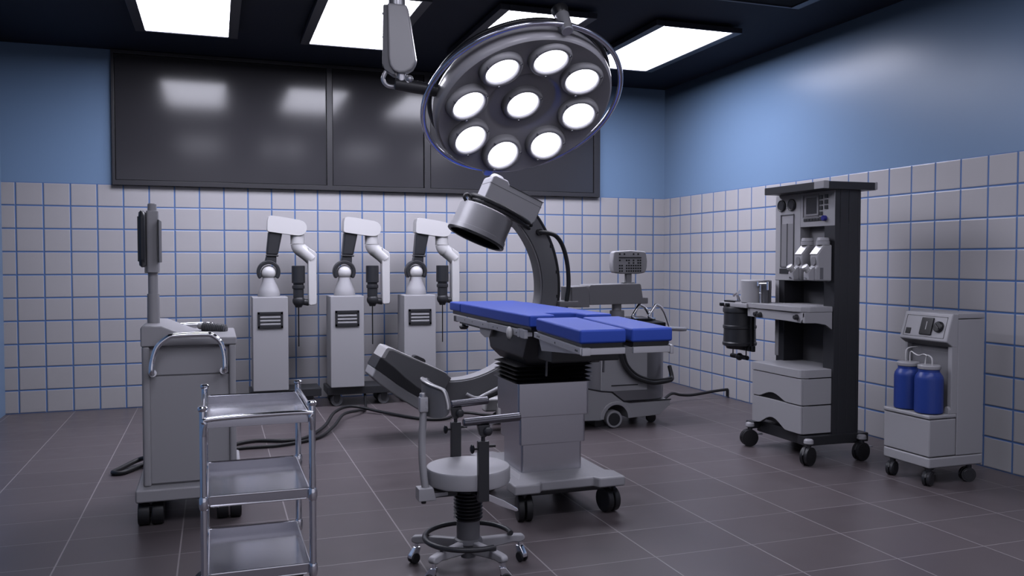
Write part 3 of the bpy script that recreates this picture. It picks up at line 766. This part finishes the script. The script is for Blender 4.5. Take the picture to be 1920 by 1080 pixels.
    S_.prism(poly([(-.096, .205), (.336, .205), (.336, .201), (-.096, .201)]), 'xz', -1.9855, -1.7595, 0); S_.build('housing_seam', 'mid', hd)
    cl = MB()
    ring = []
    for k_ in range(40):
        a = 2*PI*k_/40
        u = .100+.255*math.cos(a); yy = -1.872+.160*math.sin(a)
        ring.append(wp(u, .068-.010*math.cos(a)) + Vector((0, yy+1.870, 0)))
    cl.tube(ring, .017, 10, False, True)
    ring = [p+ed*.030+ep*.0 for p in ring]; cl.tube(ring, .012, 10, False, True)
    cl.tube([wp(-.14, .045)+Vector((0, -.03, 0)), wp(-.20, .06)+Vector((0, -.05, 0)), wp(-.215, .03)+Vector((0, -.06, 0)), wp(-.17, .0)+Vector((0, -.05, 0))], .012, 10, True)
    cl.build('head_cables', 'rubber', hd)
    D = MB(); D.lathe([(0, -.02), (.192, -.02), (.206, -.012), (.207, 0), (.209, .150), (.216, .152), (.217, .190), (.205, .192), (.200, .192), (.198, .080), (0, .080)], dc, ed, 56)
    dr = D.build('collimator_drum', 'drum_metal', t)
    D = MB(); D.lathe([(.196, .185), (.196, .200), (.214, .204), (.221, .198), (.221, .186), (.215, .184)], dc, ed, 56); D.build('drum_rim', 'black', dr)
    D = MB(); D.lathe([(0, .082), (.197, .082), (.197, .190)], dc, ed, 56); D.build('drum_opening', 'void', dr)
    # detector box at the arm's lower end, leaning the same way
    de = Vector((2.640, 0, .648))
    def dp(P): return [(de.x+math.cos(math.radians(-23.5))*u+math.sin(math.radians(23.5))*-v*-1*-1, de.z+math.sin(math.radians(-23.5))*u-math.cos(math.radians(23.5))*v) for u, v in P]
    yb0, yb1 = -2.02, -1.72
    top = [(0.0, .012), (.012, 0), (.06, -.006), (.30, .004), (.46, .010), (.515, .028), (.500, .150), (.46, .215)]
    low_t = [(.0, .085), (.10, .112), (.20, .150), (.30, .178), (.40, .196), (.46, .215)]
    up = [(u, v) for u, v in top] + low_t[::-1][1:] + [(-.012, .083)]
    m = MB(); m.prism(dp(up), 'xz', yb0, yb1, .010, 3); dt = m.build('detector', 'arc_grey', t)
    cap = [(-.004, .010), (.004, -.004), (.045, -.010), (.30, .0), (.47, .008), (.47, .014), (.045, .004), (.022, .014), (.016, .072), (-.014, .078)]
    m = MB(); m.prism(dp(cap), 'xz', yb0-.001, yb1+.001, .004, 2); m.build('detector_top', 'white', dt)
    band = [(-.018, .080)] + [(u, v-.002) for u, v in low_t] + [(.455, .245), (.36, .240), (.26, .226), (.16, .206), (.06, .180), (-.026, .160)]
    m = MB(); m.prism(dp(band), 'xz', yb0-.004, yb1+.004, .004, 2); m.build('detector_band', 'graph', dt)
    low = [(-.022, .160), (.06, .178), (.16, .204), (.26, .224), (.36, .238), (.455, .243), (.46, .30), (.44, .325), (.36, .318), (.20, .290), (.05, .252), (-.02, .225)]
    m = MB(); m.prism(dp(low), 'xz', yb0, yb1, .012, 3); m.build('detector_base', 'plastic', dt)
    m = MB(); m.prism(dp([(.225, -.002), (.320, .004), (.318, -.016), (.30, -.024), (.245, -.026), (.227, -.018)]), 'xz', -1.92, -1.84, .005); m.build('latch', 'graph', dt)
    m = MB(); m.tube([(3.215, -2.0, .295), (3.25, -2.005, .275), (3.30, -2.005, .262), (3.36, -2.0, .285), (3.50, -1.99, .345), (3.60, -1.97, .40)], .013, 10, True); m.build('lower_handle', 'alu', t)
    return t
MAT['cabinet_metal'] = plain('cabinet_grey', (0.26, 0.26, 0.28), 0.34, metal=0.55)
MAT['mid_plastic'] = plain('beam_grey', (0.34, 0.335, 0.36), 0.42)
MAT['drum_metal'] = plain('drum_grey', (0.42, 0.415, 0.44), 0.36, metal=0.1)
c_arm()

# ------------------------------------------------------------------ anaesthesia machine
def anaesthesia():
    t = thing('anaesthesia_machine', (5.2, -3.2, 0), 'tall anaesthesia machine with dark column, gauges and drawers', 'anaesthesia machine')
    XF = 5.165; YN, YF_ = -3.50, -2.905
    c = MB()
    for x0, x1 in ((5.167, 5.205), (5.208, 5.270), (5.273, 5.340), (5.343, 5.364)): c.box(x0, x1, YN, -3.40, .10, 1.712, .004)
    c.box(5.17, 5.362, -3.498, -3.42, .10, 1.71, 0)
    c.box(5.17, 5.362, -3.00, -2.915, .10, 1.71, .003)
    c.build('side_column', 'column', t)
    MB().box(5.33, 5.362, -3.45, -2.92, .17, 1.70, .003).build('back_panel', 'mid', t)
    tp = MB(); tp.box(5.05, 5.452, -3.535, -2.935, 1.694, 1.742, .004); tp.build('top_shelf', 'column', t)
    for a in ((5.044, 5.085, -3.541, -3.45), (5.438, 5.456, -3.54, -3.47)): MB().box(*a, 1.696, 1.744, .003).build('shelf_corner', 'plastic', t)
    # instrument panel: left bay full height, right bay upper part only
    f = MB(); f.box(XF, 5.33, -3.168, YF_, 1.118, 1.694, .004); f.box(XF, 5.33, -3.498, -3.168, 1.470, 1.694, .004)
    f.box(XF+.002, 5.34, -2.945, YF_, .60, 1.12, .004); f.box(5.24, 5.33, -3.42, -3.16, 1.118, 1.475, 0)
    pf = f.build('instrument_panel', 'plastic', t)
    MB().box(5.162, 5.245, -3.42, -3.17, 1.24, 1.285, .003).build('vaporizer_rail', 'mid', t)
    for y in (-2.975, -3.082):
        m = MB(); m.lathe([(0, -.008), (.030, -.008), (.036, -.012), (.040, -.010), (.040, .004), (0, .004)], (XF, y, 1.622), (1, 0, 0), 28); g = m.build('gauge', 'black', pf)
        MB().lathe([(0, -.0085), (.028, -.0085), (.028, -.004)], (XF-.001, y, 1.622), (1, 0, 0), 24).build('gauge_face', 'screen', g)
    fr = MB()
    for a in ((-3.105, -2.965, 1.556, 1.562), (-3.105, -2.965, 1.206, 1.212), (-2.971, -2.965, 1.206, 1.562), (-3.105, -3.099, 1.206, 1.562), (-3.037, -3.030, 1.212, 1.50)):
        fr.box(XF-.006, XF+.001, a[0], a[1], a[2], a[3], .001)
    fl_ = fr.build('flowmeter_frame', 'mid', pf)
    m = MB(); m.box(XF-.003, XF+.001, -3.028, -2.972, 1.215, 1.498, 0); m.box(XF-.003, XF+.001, -3.097, -3.040, 1.215, 1.498, 0); m.build('flow_tube', 'mid_plastic', fl_)
    MB().box(XF-.003, XF+.001, -3.10, -2.955, 1.163, 1.197, .001).build('lower_display', 'graph', pf)
    sc = MB()
    for a in ((-3.350, -3.195, 1.672, 1.678), (-3.350, -3.195, 1.53, 1.536), (-3.201, -3.195, 1.53, 1.678)): sc.box(XF-.005, XF+.001, a[0], a[1], a[2], a[3], .001)
    sc.box(XF-.008, XF+.001, -3.352, -3.218, 1.540, 1.668, .002); sf = sc.build('screen_frame', 'mid_plastic', pf)
    MB().box(XF-.0095, XF-.007, -3.338, -3.235, 1.552, 1.658, .001).build('screen', 'screen', sf)
    kb = MB()
    for z in (1.655, 1.621, 1.587, 1.553, 1.519): kb.box(XF-.007, XF+.001, -3.386, -3.360, z-.012, z+.012, .002)
    for z in (1.658, 1.624, 1.590): kb.box(XF-.007, XF+.001, -3.436, -3.408, z-.012, z+.012, .002)
    kb.build('panel_buttons', 'graph', pf)
    kb = MB()
    for k in range(5): kb.box(XF-.006, XF+.001, -3.352+.030*k, -3.326+.030*k, 1.506, 1.524, .002)
    kb.build('soft_keys', 'graph', pf)
    MB().lathe([(0, -.022), (.015, -.022), (.018, -.018), (.018, 0)], (XF, -3.411, 1.520), (1, 0, 0), 20).build('dial', 'knob', pf)
    # worktop and its apron
    w_ = MB(); w_.prism([(4.955, -2.74), (4.945, -3.40), (4.958, -3.45), (5.00, -3.482), (5.175, -3.485), (5.33, -3.485), (5.33, -2.92), (5.18, -2.90), (5.10, -2.60), (4.96, -2.60)], 'xy', .930, .965, .006)
    w_.build('worktop', 'plastic', t)
    ap = MB(); ap.prism([(-2.88, .930), (-3.43, .930), (-3.48, .930), (-3.48, .905), (-3.44, .862), (-3.30, .868), (-2.88, .872)], 'yz', 4.962, 4.99, .004)
    ap.prism([(4.962, .930), (5.175, .930), (5.175, .815), (5.12, .850), (5.05, .862), (4.962, .864)], 'xz', -3.482, -3.46, .004)
    aa = ap.build('apron', 'plastic', t)
    k = MB()
    for y, z in ((-2.99, .893), (-3.03, .890), (-3.41, .898)): k.cyl((4.962, y, z), (4.936, y, z), .020 if y > -3.1 else .018, .015, 10, .003)
    k.build('apron_knob', 'graph', aa)
    # carbon dioxide absorber hung from the worktop's far end
    b = MB(); b.box(4.94, 5.06, -2.90, -2.565, .926, .958, .006); br = b.build('absorber_bracket', 'plastic', t)
    for y in (-2.62, -2.69): MB().cyl((4.942, y, .940), (4.915, y, .940), .012, None, 14).build('bracket_port', 'black', br)
    cx, cy = 5.03, -2.690
    m = MB(); m.lathe([(0, .650), (.110, .650), (.118, .655), (.120, .672), (.113, .680), (.111, .770), (.117, .776), (.117, .792), (.111, .798), (.111, .882), (.118, .890), (.118, .912), (.112, .926), (0, .926)], (cx, cy, 0), (0, 0, 1), 36)
    ab = m.build('absorber_canister', 'graph', t)
    m = MB(); m.cyl((cx, cy, .630), (cx, cy, .652), .090, .10); m.box(cx-.02, cx+.02, cy-.096, cy+.096, .622, .640, .003)
    for s in (-.080, .080): m.cyl((cx, cy+s, .570), (cx, cy+s, .63), .004)
    m.cyl((cx, cy-.095, .570), (cx, cy+.095, .570), .016); m.ball((cx, cy, .570), .027, seg=14)
    m.build('absorber_clamp', 'black', ab)
    m = MB(); m.box(cx-.01, cx+.014, -2.845, -2.825, .625, .93, .003); m.box(cx-.01, cx+.014, -2.86, -2.78, .620, .66, .003); m.build('absorber_arm', 'black', t)
    m = MB(); m.cyl((5.05, -2.850, .960), (5.05, -2.850, 1.118), .102, .104, 36, .005); m.build('breathing_block', 'plastic', t)
    m = MB(); m.cyl((5.00, -2.972, .964), (5.00, -2.972, 1.10), .006, None, 14); m.cyl((4.99, -2.955, 1.095), (5.01, -3.045, 1.098), .006, None, 14); m.cyl((5.01, -3.040, 1.055), (5.01, -3.040, 1.112), .010, None, 16)
    m.cyl((4.99, -2.958, 1.080), (4.99, -2.958, 1.110), .009, None, 16); m.ball((5.0, -2.972, 1.03), .010, seg=12)
    m.build('gas_valve', 'chrome', t)
    MB().cyl((5.045, -2.972, .964), (5.045, -2.972, 1.118), .020).build('gas_pipe', 'mid', t)
    m = MB(); m.lathe([(0, 0), (.030, 0), (.034, .006), (.034, .014), (0, .016)], (4.985, -2.725, 1.015), (-.5, .3, .8), 20); m.cyl((5.0, -2.73, .958), (4.985, -2.725, 1.012), .010); m.build('pressure_gauge', 'chrome', t)
    MB().box(4.95, 5.00, -2.74, -2.61, .957, .970, .003).build('bracket_pad', 'black', t)
    # drawer block
    def outline(x0): return [(x0, -2.965), (x0, -3.44), (x0+.012, -3.468), (x0+.040, -3.482), (5.170, -3.482), (5.33, -3.482), (5.33, -2.965)]
    d = MB(); d.prism(outline(4.940), 'xy', .520, .572, .004); d.build('drawer_top', 'plastic', t)
    d = MB(); d.prism(outline(4.962), 'xy', .20, .522, 0); d.build('drawer_carcass', 'black', t)
    def drawer(z0l, z1l, curve):
        top = z1l; pts = [(-2.967, z0l), (-2.967, top), (-3.478, top), (-3.478, z0l)]
        bot = [(-3.478, z0l)]
        P = [(-2.967, top), (-3.478, top)]
        if curve:
            n_ = 16
            for k_ in range(n_+1):
                y = -3.478+(.511)*k_/n_; s_ = k_/n_
                bump = max(0.0, math.sin(PI*min(1, max(0, (s_-.30)/.55))))**1.3
                P.append((y, z0l+curve*bump))
        else: P += [(-3.478, z0l), (-2.967, z0l)]
        m = MB(); m.prism(P, 'yz', 4.945, 4.972, .004, 2, ang=40)
        m.prism([(4.955, -3.484), (5.168, -3.484), (5.168, -3.46), (4.955, -3.46)], 'xy', z0l, z1l, .004)
        return m.build('drawer', 'plastic', t)
    drawer(.352, .516, .040); drawer(.172, .346, .058)
    # foot frame and casters
    m = MB(); m.prism([(4.99, -3.44), (5.365, -3.50), (5.365, -2.93), (4.99, -2.96)], 'xy', .095, .172, .006)
    m.box(4.95, 5.42, -3.53, -3.44, .108, .165, .005); m.box(4.93, 5.42, -2.99, -2.92, .118, .165, .005); m.build('foot_frame', 'graph', t)
    for x, y, a in ((4.940, -3.560, 200), (5.345, -3.555, 190), (4.925, -2.975, 170), (5.37, -2.92, 150)):
        caster(t, x, y, .132, .057, .050, ang=a, body='graph', wheel='rubber', cap='plastic', pedal='alu', trail=.006)
    return t
anaesthesia()

def vaporizer(y, label):
    t = thing('vaporizer', (5.10, y, 1.122), label, 'vaporizer', 'white anaesthetic vaporizers')
    h = .0375; xb = 5.161
    b = MB(); b.prism([(5.035, 1.126), (xb, 1.122), (xb, 1.352), (5.105, 1.352), (5.052, 1.292), (5.050, 1.26), (5.056, 1.218), (5.035, 1.205)], 'xz', y-h, y+h, .010, 3)
    bd = b.build('body', 'plastic', t)
    MB().prism([(5.103, 1.356), (5.047, 1.293), (5.051, 1.288), (5.108, 1.351)], 'xz', y-h+.004, y+h-.004, .001).build('sloped_window', 'white', bd)
    l = MB(); l.cyl((5.120, y, 1.350), (5.120, y, 1.374), .041, None, 28); l.cyl((5.120, y, 1.372), (5.120, y, 1.396), .038, .036, 28, .004); l.build('lid', 'plastic', bd)
    MB().prism(rrect(y-.020, y+.020, 1.222, 1.276, .018), 'yz', 5.046, 5.056, .002).build('window_recess', 'mid_plastic', bd)
    n = MB(); n.prism([(4.995, 1.130), (5.045, 1.128), (5.045, 1.215), (5.022, 1.208), (4.995, 1.178)], 'xz', y-.026, y+.026, .005)
    n.build('filler_block', 'plastic', t)
    k = MB(); k.cyl((5.010, y, 1.184), (4.988, y, 1.211), .018, .018, 20); k.lathe([(0, 0), (.022, 0), (.024, .008), (.020, .018), (0, .020)], (4.994, y, 1.205), (-.64, 0, .77), 22); k.build('filler_cap', 'white', t)
    MB().cyl((4.996, y, 1.144), (4.988, y, 1.144), .006, None, 12).build('drain_screw', 'chrome', t)
    MB().box(5.070, 5.094, y-h-.002, y-h+.003, 1.136, 1.208, .001).build('sight_groove', 'mid', bd)
vaporizer(-3.298, 'white vaporizer nearer the flow gauges, left of its twin')
vaporizer(-3.447, 'white vaporizer beside the dark column, right of its twin')

# ------------------------------------------------------------------ suction unit
def suction():
    t = thing('suction_unit', (5.43, -4.03, 0), 'low grey suction unit on casters holding two blue bottles', 'suction unit')
    yn, yf = -4.200, -3.855
    MB().box(5.236, 5.624, yn, yf, .100, .160, .010, 3).build('base', 'plastic', t)
    MB().box(5.236, 5.426, yn+.002, yf-.002, .163, .372, .008, 3).build('front_cabinet', 'plastic', t)
    s = MB(); s.box(5.230, 5.428, yn, yf, .374, .398, .008, 3)
    s.prism([(yn+.002, .395), (yn+.002, .425), (yn+.012, .440), (yn+.030, .436), (yn+.040, .41), (yn+.045, .395)], 'yz', 5.369, 5.43, .006)
    s.prism([(yf-.002, .395), (yf-.002, .415), (yf-.02, .412), (yf-.03, .395)], 'yz', 5.33, 5.43, .004)
    s.build('bottle_shelf', 'plastic', t)
    b = MB(); b.box(5.429, 5.622, yn, yf, .162, .925, .006, 2); b.box(5.429, 5.622, yn, yf, .928, .958, .006, 2); b.build('rear_cabinet', 'plastic', t)
    for y0, y1 in ((yn+.001, yn+.030), (yf-.022, yf-.001)): MB().box(5.385, 5.432, y0, y1, .396, .80, .006).build('side_frame', 'plastic', t)
    r = MB(); r.box(5.418, 5.432, yn+.028, yf-.02, .398, .800, 0); r.build('recess_back', 'mid_plastic', t)
    r = MB(); r.box(5.412, 5.420, yn+.038, yf-.03, .40, .735, .003); r.build('recess_panel', 'mid_plastic', t)
    h = MB(); h.prism([(5.342, .800), (5.388, .956), (5.432, .958), (5.432, .765), (5.392, .768)], 'xz', yn, yf, .008, 3); hd = h.build('control_head', 'plastic', t)
    # sloped front: u along the wall, v up the slope
    o = Vector((5.342, yn, .800)); ev = Vector((.046, 0, .156)).normalized(); nn = Vector((-ev.z, 0, ev.x))
    M = Matrix(((0, ev.x, nn.x, o.x), (1, ev.y, nn.y, o.y), (0, ev.z, nn.z, o.z), (0, 0, 0, 1)))
    L = yf-yn
    m = MB()
    for a in ((.025, L-.025, .018, .020), (.025, L-.025, .140, .142), (.025, .027, .018, .142), (L-.027, L-.025, .018, .142)): m.box(a[0], a[1], a[2], a[3], -.002, .0015, 0, M=M)
    m.build('panel_outline', 'graph', hd)
    m = MB(); m.box(.115, .200, .030, .132, -.002, .010, .005, M=M); sw = m.build('rocker_switch', 'black', hd)
    MB().box(.154, .158, .060, .108, .008, .0112, .0005, M=M).build('switch_mark', 'white', sw)
    m = MB(); m.lathe([(0, .016), (.026, .016), (.031, .012), (.033, 0), (0, -.002)], (.073, .082, 0), (0, 0, 1), 28, M=M); kd = m.build('vacuum_knob', 'black', hd)
    MB().box(.052, .094, .078, .086, .014, .022, .002, M=M @ Matrix.Translation((.073, .082, 0)) @ Matrix.Rotation(.7, 4, 'Z') @ Matrix.Translation((-.073, -.082, 0))).build('knob_bar', 'graph', kd)
    MB().box(L-.075, L-.040, .030, .064, -.002, .004, .001, M=M).build('power_socket', 'black', hd)
    for x, y, a in ((5.262, -3.905, 200), (5.268, -4.165, 205), (5.555, -4.168, 160), (5.555, -3.89, 160)):
        caster(t, x, y, .102, .041, .042, ang=a, body='graph', wheel='graph', twin=True, pedal='chrome' if x < 5.3 else None, trail=.008)
    return t
suction()

def bottle(x, y, label):
    z = .3985
    t = thing('suction_bottle', (x, y, z), label, 'bottle', 'blue suction bottles')
    m = MB(); m.lathe([(0, 0), (.066, 0), (.074, .006), (.075, .014), (.075, .190), (.071, .210), (.060, .226), (.055, .232), (.055, .250), (0, .250)], (x, y, z), (0, 0, 1), 40); b = m.build('bottle_body', 'bottle', t)
    m = MB(); m.lathe([(0, .248), (.058, .248), (.061, .252), (.061, .266), (.057, .271), (0, .272)], (x, y, z), (0, 0, 1), 36); m.build('lid', 'plastic', t)
    return t
B1 = bottle(5.307, -3.965, 'blue bottle on the suction unit, the farther one')
B2 = bottle(5.300, -4.126, 'blue bottle on the suction unit, the nearer one')
zt = .3985+.270
m = MB()
m.tube([(5.300, -3.985, zt), (5.300, -3.985, zt+.045), (5.300, -3.995, zt+.062), (5.300, -4.02, zt+.052), (5.300, -4.05, zt+.045), (5.30, -4.085, zt+.055), (5.300, -4.112, zt+.050)], .0040, 8, True, n=5)
m.tube([(5.300, -4.097, zt), (5.305, -4.097, zt+.03), (5.300, -4.112, zt+.052), (5.300, -4.135, zt+.046), (5.300, -4.146, zt+.03), (5.300, -4.147, zt)], .0042, 8, True, n=5)
tag(m.build('connecting_hose', 'white'), 'thin white hose looping between the lids of the two blue bottles', 'hose')
m = MB(); m.tube([(5.307, -3.945, zt), (5.307, -3.945, zt+.04), (5.318, -3.94, zt+.068), (5.350, -3.94, zt+.080), (5.398, -3.94, zt+.080)], .0040, 8, True, n=5)
tag(m.build('inlet_hose', 'white'), 'thin white hose rising from the farther blue bottle into the suction unit', 'hose')

# ------------------------------------------------------------------ surgical lamp
def lamp():
    yaw, pit = .33425, -.033666
    F = Vector((math.sin(yaw)*math.cos(pit), math.cos(yaw)*math.cos(pit), math.sin(pit)))
    R = Vector((math.cos(yaw), -math.sin(yaw), 0)); U = R.cross(F)
    def W(a): return R*a[0]+U*a[1]+F*a[2]
    P = Vector((2.969, -3.893, 2.003)); n = Vector((.094, -.610, -.787)).normalized()
    ea = Vector((.123, -.778, .617)); ea = (ea-n*ea.dot(n)).normalized(); eb = n.cross(ea)
    t = thing('surgical_lamp', (P.x, P.y, P.z), 'large round surgical lamp with nine lit lenses hanging over the table', 'surgical lamp')
    def pt(r, th, h=0.0): th = math.radians(th); return P+ea*(r*math.cos(th))+eb*(r*math.sin(th))+n*h
    nd = (n-ea*.018+eb*.015).normalized(); n2 = (n-ea*.056+eb*.045).normalized(); e1 = (ea-n2*ea.dot(n2)).normalized(); e2 = n2.cross(e1)
    def pd(r, th, h=0.0): th = math.radians(th); return P+e1*(r*math.cos(th))+e2*(r*math.sin(th))+n2*h
    d = MB(); d.lathe([(0, -.046), (.165, -.046), (.185, -.040), (.200, -.028), (.26, -.022), (.33, -.012), (.395, .004), (.420, .013), (.436, .018), (.447, .010), (.452, -.006), (.450, -.050), (.442, -.085), (.420, -.115), (.36, -.145), (.22, -.172), (0, -.182)], P, nd, 96)
    d.build('lamp_dome', 'dome', t, 50)
    def lens(c, nn):
        m = MB(); m.lathe([(.077, .004), (.081, .012), (.089, .017), (.099, .014), (.106, .002), (.108, -.022), (.077, -.022)], c, nn, 44); bz = m.build('lens_bezel', 'bezel', t, 50)
        MB().lathe([(0, .007), (.05, .006), (.078, .002), (.078, -.01)], c, nn, 40).build('lens', 'lens', bz)
        u1 = nn.orthogonal().normalized(); u2 = nn.cross(u1)
        for k in range(3):
            a = math.radians(20+120*k); q = c+(u1*math.cos(a)+u2*math.sin(a))*.096
            MB().cyl(q+nn*.008, q+nn*.022, .0055, None, 10).build('screw', 'mid', bz)
    lens(P-n*.034, n)
    for k in range(8):
        th = math.radians(45*k); rad = ea*math.cos(th)+eb*math.sin(th)
        lens(pt(.309, 45*k, .008), (n*math.cos(.17)-rad*math.sin(.17)).normalized())
    ring = [pd(.499, 360*k/96, -.033) for k in range(96)]
    MB().tube(ring, .0135, 12, False, True).build('ring_handle', 'clear', t)
    rb = [pd(.455, 360*k/96, -.105) for k in range(96)]
    MB().tube(rb, .012, 10, False, True).build('rear_rim', 'black', t)
    for th in (0, 180):
        c = pd(.490, th, -.03)
        m = MB(); m.cyl(c-n2*.075, c+n2*.030, .034, .028, 24, .004); m.cyl(pd(.43, th, -.045), c-n2*.02, .016); po = m.build('ring_post', 'alu', t)
        m = MB(); m.cyl(c-n2*.125, c-n2*.073, .040, .034, 20, .010); m.build('post_knob', 'black', po)
    # side yoke and ceiling arm; the arm hangs left of the dome
    def cam(px, py, D):      # a point of the arm's own plane, which faces the room's front
        return Vector((1.5237, -7.8660, 1.2607)) + (F + R*px - U*py)*D
    D = 4.02
    def q(x, y, dd=0.0): return cam((x-960)/1600.92, (y-540)/1600.92, D+dd)
    y0 = q(740, 157); y1 = q(826, 171, .03)
    m = MB(); m.cyl(y0, y1, .030, .030, 24, .006); m.build('yoke', 'graph', t)
    m = MB(); m.tube([q(742, 163, .02), q(726, 160, .01), q(718, 148), q(724, 134)], .010, 10, True); m.cyl(q(765, 143), q(765, 158), .020, None, 18); m.cyl(q(752, 138), q(752, 160), .022)
    m.ball(q(768, 148, -.012), .018, seg=12); m.build('yoke_joint', 'alu', t)
    ax = (q(781, 80)-q(722, 80)).normalized(); az = Vector((0, 0, 1)); ay = az.cross(ax).normalized()
    o = q(750, 80)
    Mx = Matrix(((ax.x, ay.x, az.x, o.x), (ax.y, ay.y, az.y, o.y), (ax.z, ay.z, az.z, o.z), (0, 0, 0, 1)))
    k = D/1600.92
    prof = [(-22*k, 70*k), (15*k, 66*k), (20*k, 40*k), (26*k, 0), (31*k, -32*k), (31*k, -40*k), (24*k, -52*k), (12*k, -59*k), (0, -60*k), (-10*k, -56*k), (-17*k, -46*k), (-20*k, -30*k)]
    m = MB(); m.prism(prof, 'xz', -.045, .020, .012, 3, M=Mx); arm = m.build('spring_arm', 'armpaint', t)
    m = MB(); m.prism([(-30*k, 68*k), (-18*k, 68*k), (-16*k, -44*k), (-6*k, -62*k), (-14*k, -62*k), (-28*k, -52*k), (-32*k, -40*k)], 'xz', -.030, .050, .006, M=Mx); sd = m.build('arm_side_cover', 'mid', arm)
    m = MB()
    for zz in (54, 10, -44): m.cyl((-33*k, -.0, zz*k), (-29*k, 0, zz*k), .006, None, 10, M=Mx)
    m.build('cover_screws', 'graph', arm)
    pb = q(744, 14, .01)
    m = MB(); m.cyl((pb.x, pb.y, pb.z-.03), (pb.x, pb.y, ZC-.02), .040, None, 28); m.build('ceiling_pole', 'alu', t)
    m = MB(); m.lathe([(.04, -.10), (.11, -.03), (.12, 0), (0, 0)], (pb.x, pb.y, ZC), (0, 0, 1), 32); m.build('ceiling_flange', 'alu', t)
MAT['armpaint'] = plain('arm_grey_paint', (0.55, 0.545, 0.57), 0.30, metal=0.0)
lamp()

# ------------------------------------------------------------------ floor cables
def cable(name, path, r, label, cat='cable'):
    tag(MB().tube(path, r, 10, True, n=8).build(name, 'rubber'), label, cat)
Z = .0135
cable('power_cable', [(1.45, -2.74, .10), (1.52, -2.45, .035), (1.58, -1.95, Z), (1.75, -1.78, Z), (1.95, -1.84, Z), (2.10, -1.80, Z), (2.27, -1.50, .03), (2.40, -1.10, .06), (2.57, -.85, .055), (2.80, -1.02, .02), (3.02, -1.34, Z), (3.20, -1.42, Z), (3.38, -1.30, .03), (3.55, -1.40, .02), (3.74, -1.46, Z), (3.94, -1.50, .03), (4.10, -1.53, .09), (4.18, -1.556, .16)],
      .0125, 'black cable running from the monitor cart past the robot carts to the x-ray unit')
cable('floor_cable', [(1.38, -2.74, .10), (1.46, -2.50, .035), (1.60, -2.02, Z), (1.92, -1.98, Z), (2.18, -1.82, Z), (2.33, -1.54, .03), (2.46, -1.16, .05), (2.60, -.98, .04), (2.68, -.82, Z), (2.72, -.62, .03), (2.74, -.46, .09)],
      .0115, 'black cable that bends towards the middle robot cart, nearer of the two on the floor')
cable('coiled_cable', [(1.30, -2.76, .15), (1.20, -2.50, .10), (1.08, -2.20, .035), (.975, -2.33, Z), (.945, -2.42, Z), (1.0, -2.44, Z), (1.10, -2.30, .02), (1.18, -2.38, .04), (1.26, -2.55, .08), (1.34, -2.76, .14)],
      .0145, 'black cable looped on the floor left of the monitor cart')
cable('wall_cable', [(4.80, -1.75, .12), (4.95, -1.60, .05), (5.10, -1.45, .05), (5.28, -1.30, .085), (5.42, -1.22, .055), (5.55, -1.20, .045), (5.75, -1.20, .065), (5.90, -1.20, .075), (5.9135, -1.20, .066), (5.9135, -1.20, .014)],
      .0125, 'black cable from the x-ray unit to the foot of the right wall')

# ------------------------------------------------------------------ camera and render look
cam = bpy.data.cameras.new('camera'); co = bpy.data.objects.new('camera', cam); COL.objects.link(co)
cam.sensor_fit = 'HORIZONTAL'; cam.sensor_width = 36; cam.lens = 1600.92/1920*36
cam.clip_start = .05
co.location = (1.5237, -7.8660, 1.2607)
co.rotation_euler = (PI/2-.033666, 0, -.33425)
scene.camera = co
wd = bpy.data.worlds.new('world'); scene.world = wd; wd.use_nodes = True
wd.node_tree.nodes['Background'].inputs[0].default_value = (.84, .83, 1.0, 1)
wd.node_tree.nodes['Background'].inputs[1].default_value = 0.48
vs = scene.view_settings
scene.display_settings.display_device = 'sRGB'
vs.view_transform = 'Standard'; vs.look = 'None'; vs.gamma = 1.0; vs.use_curve_mapping = False
vs.exposure = 0.12
scene.cycles.diffuse_bounces = 0
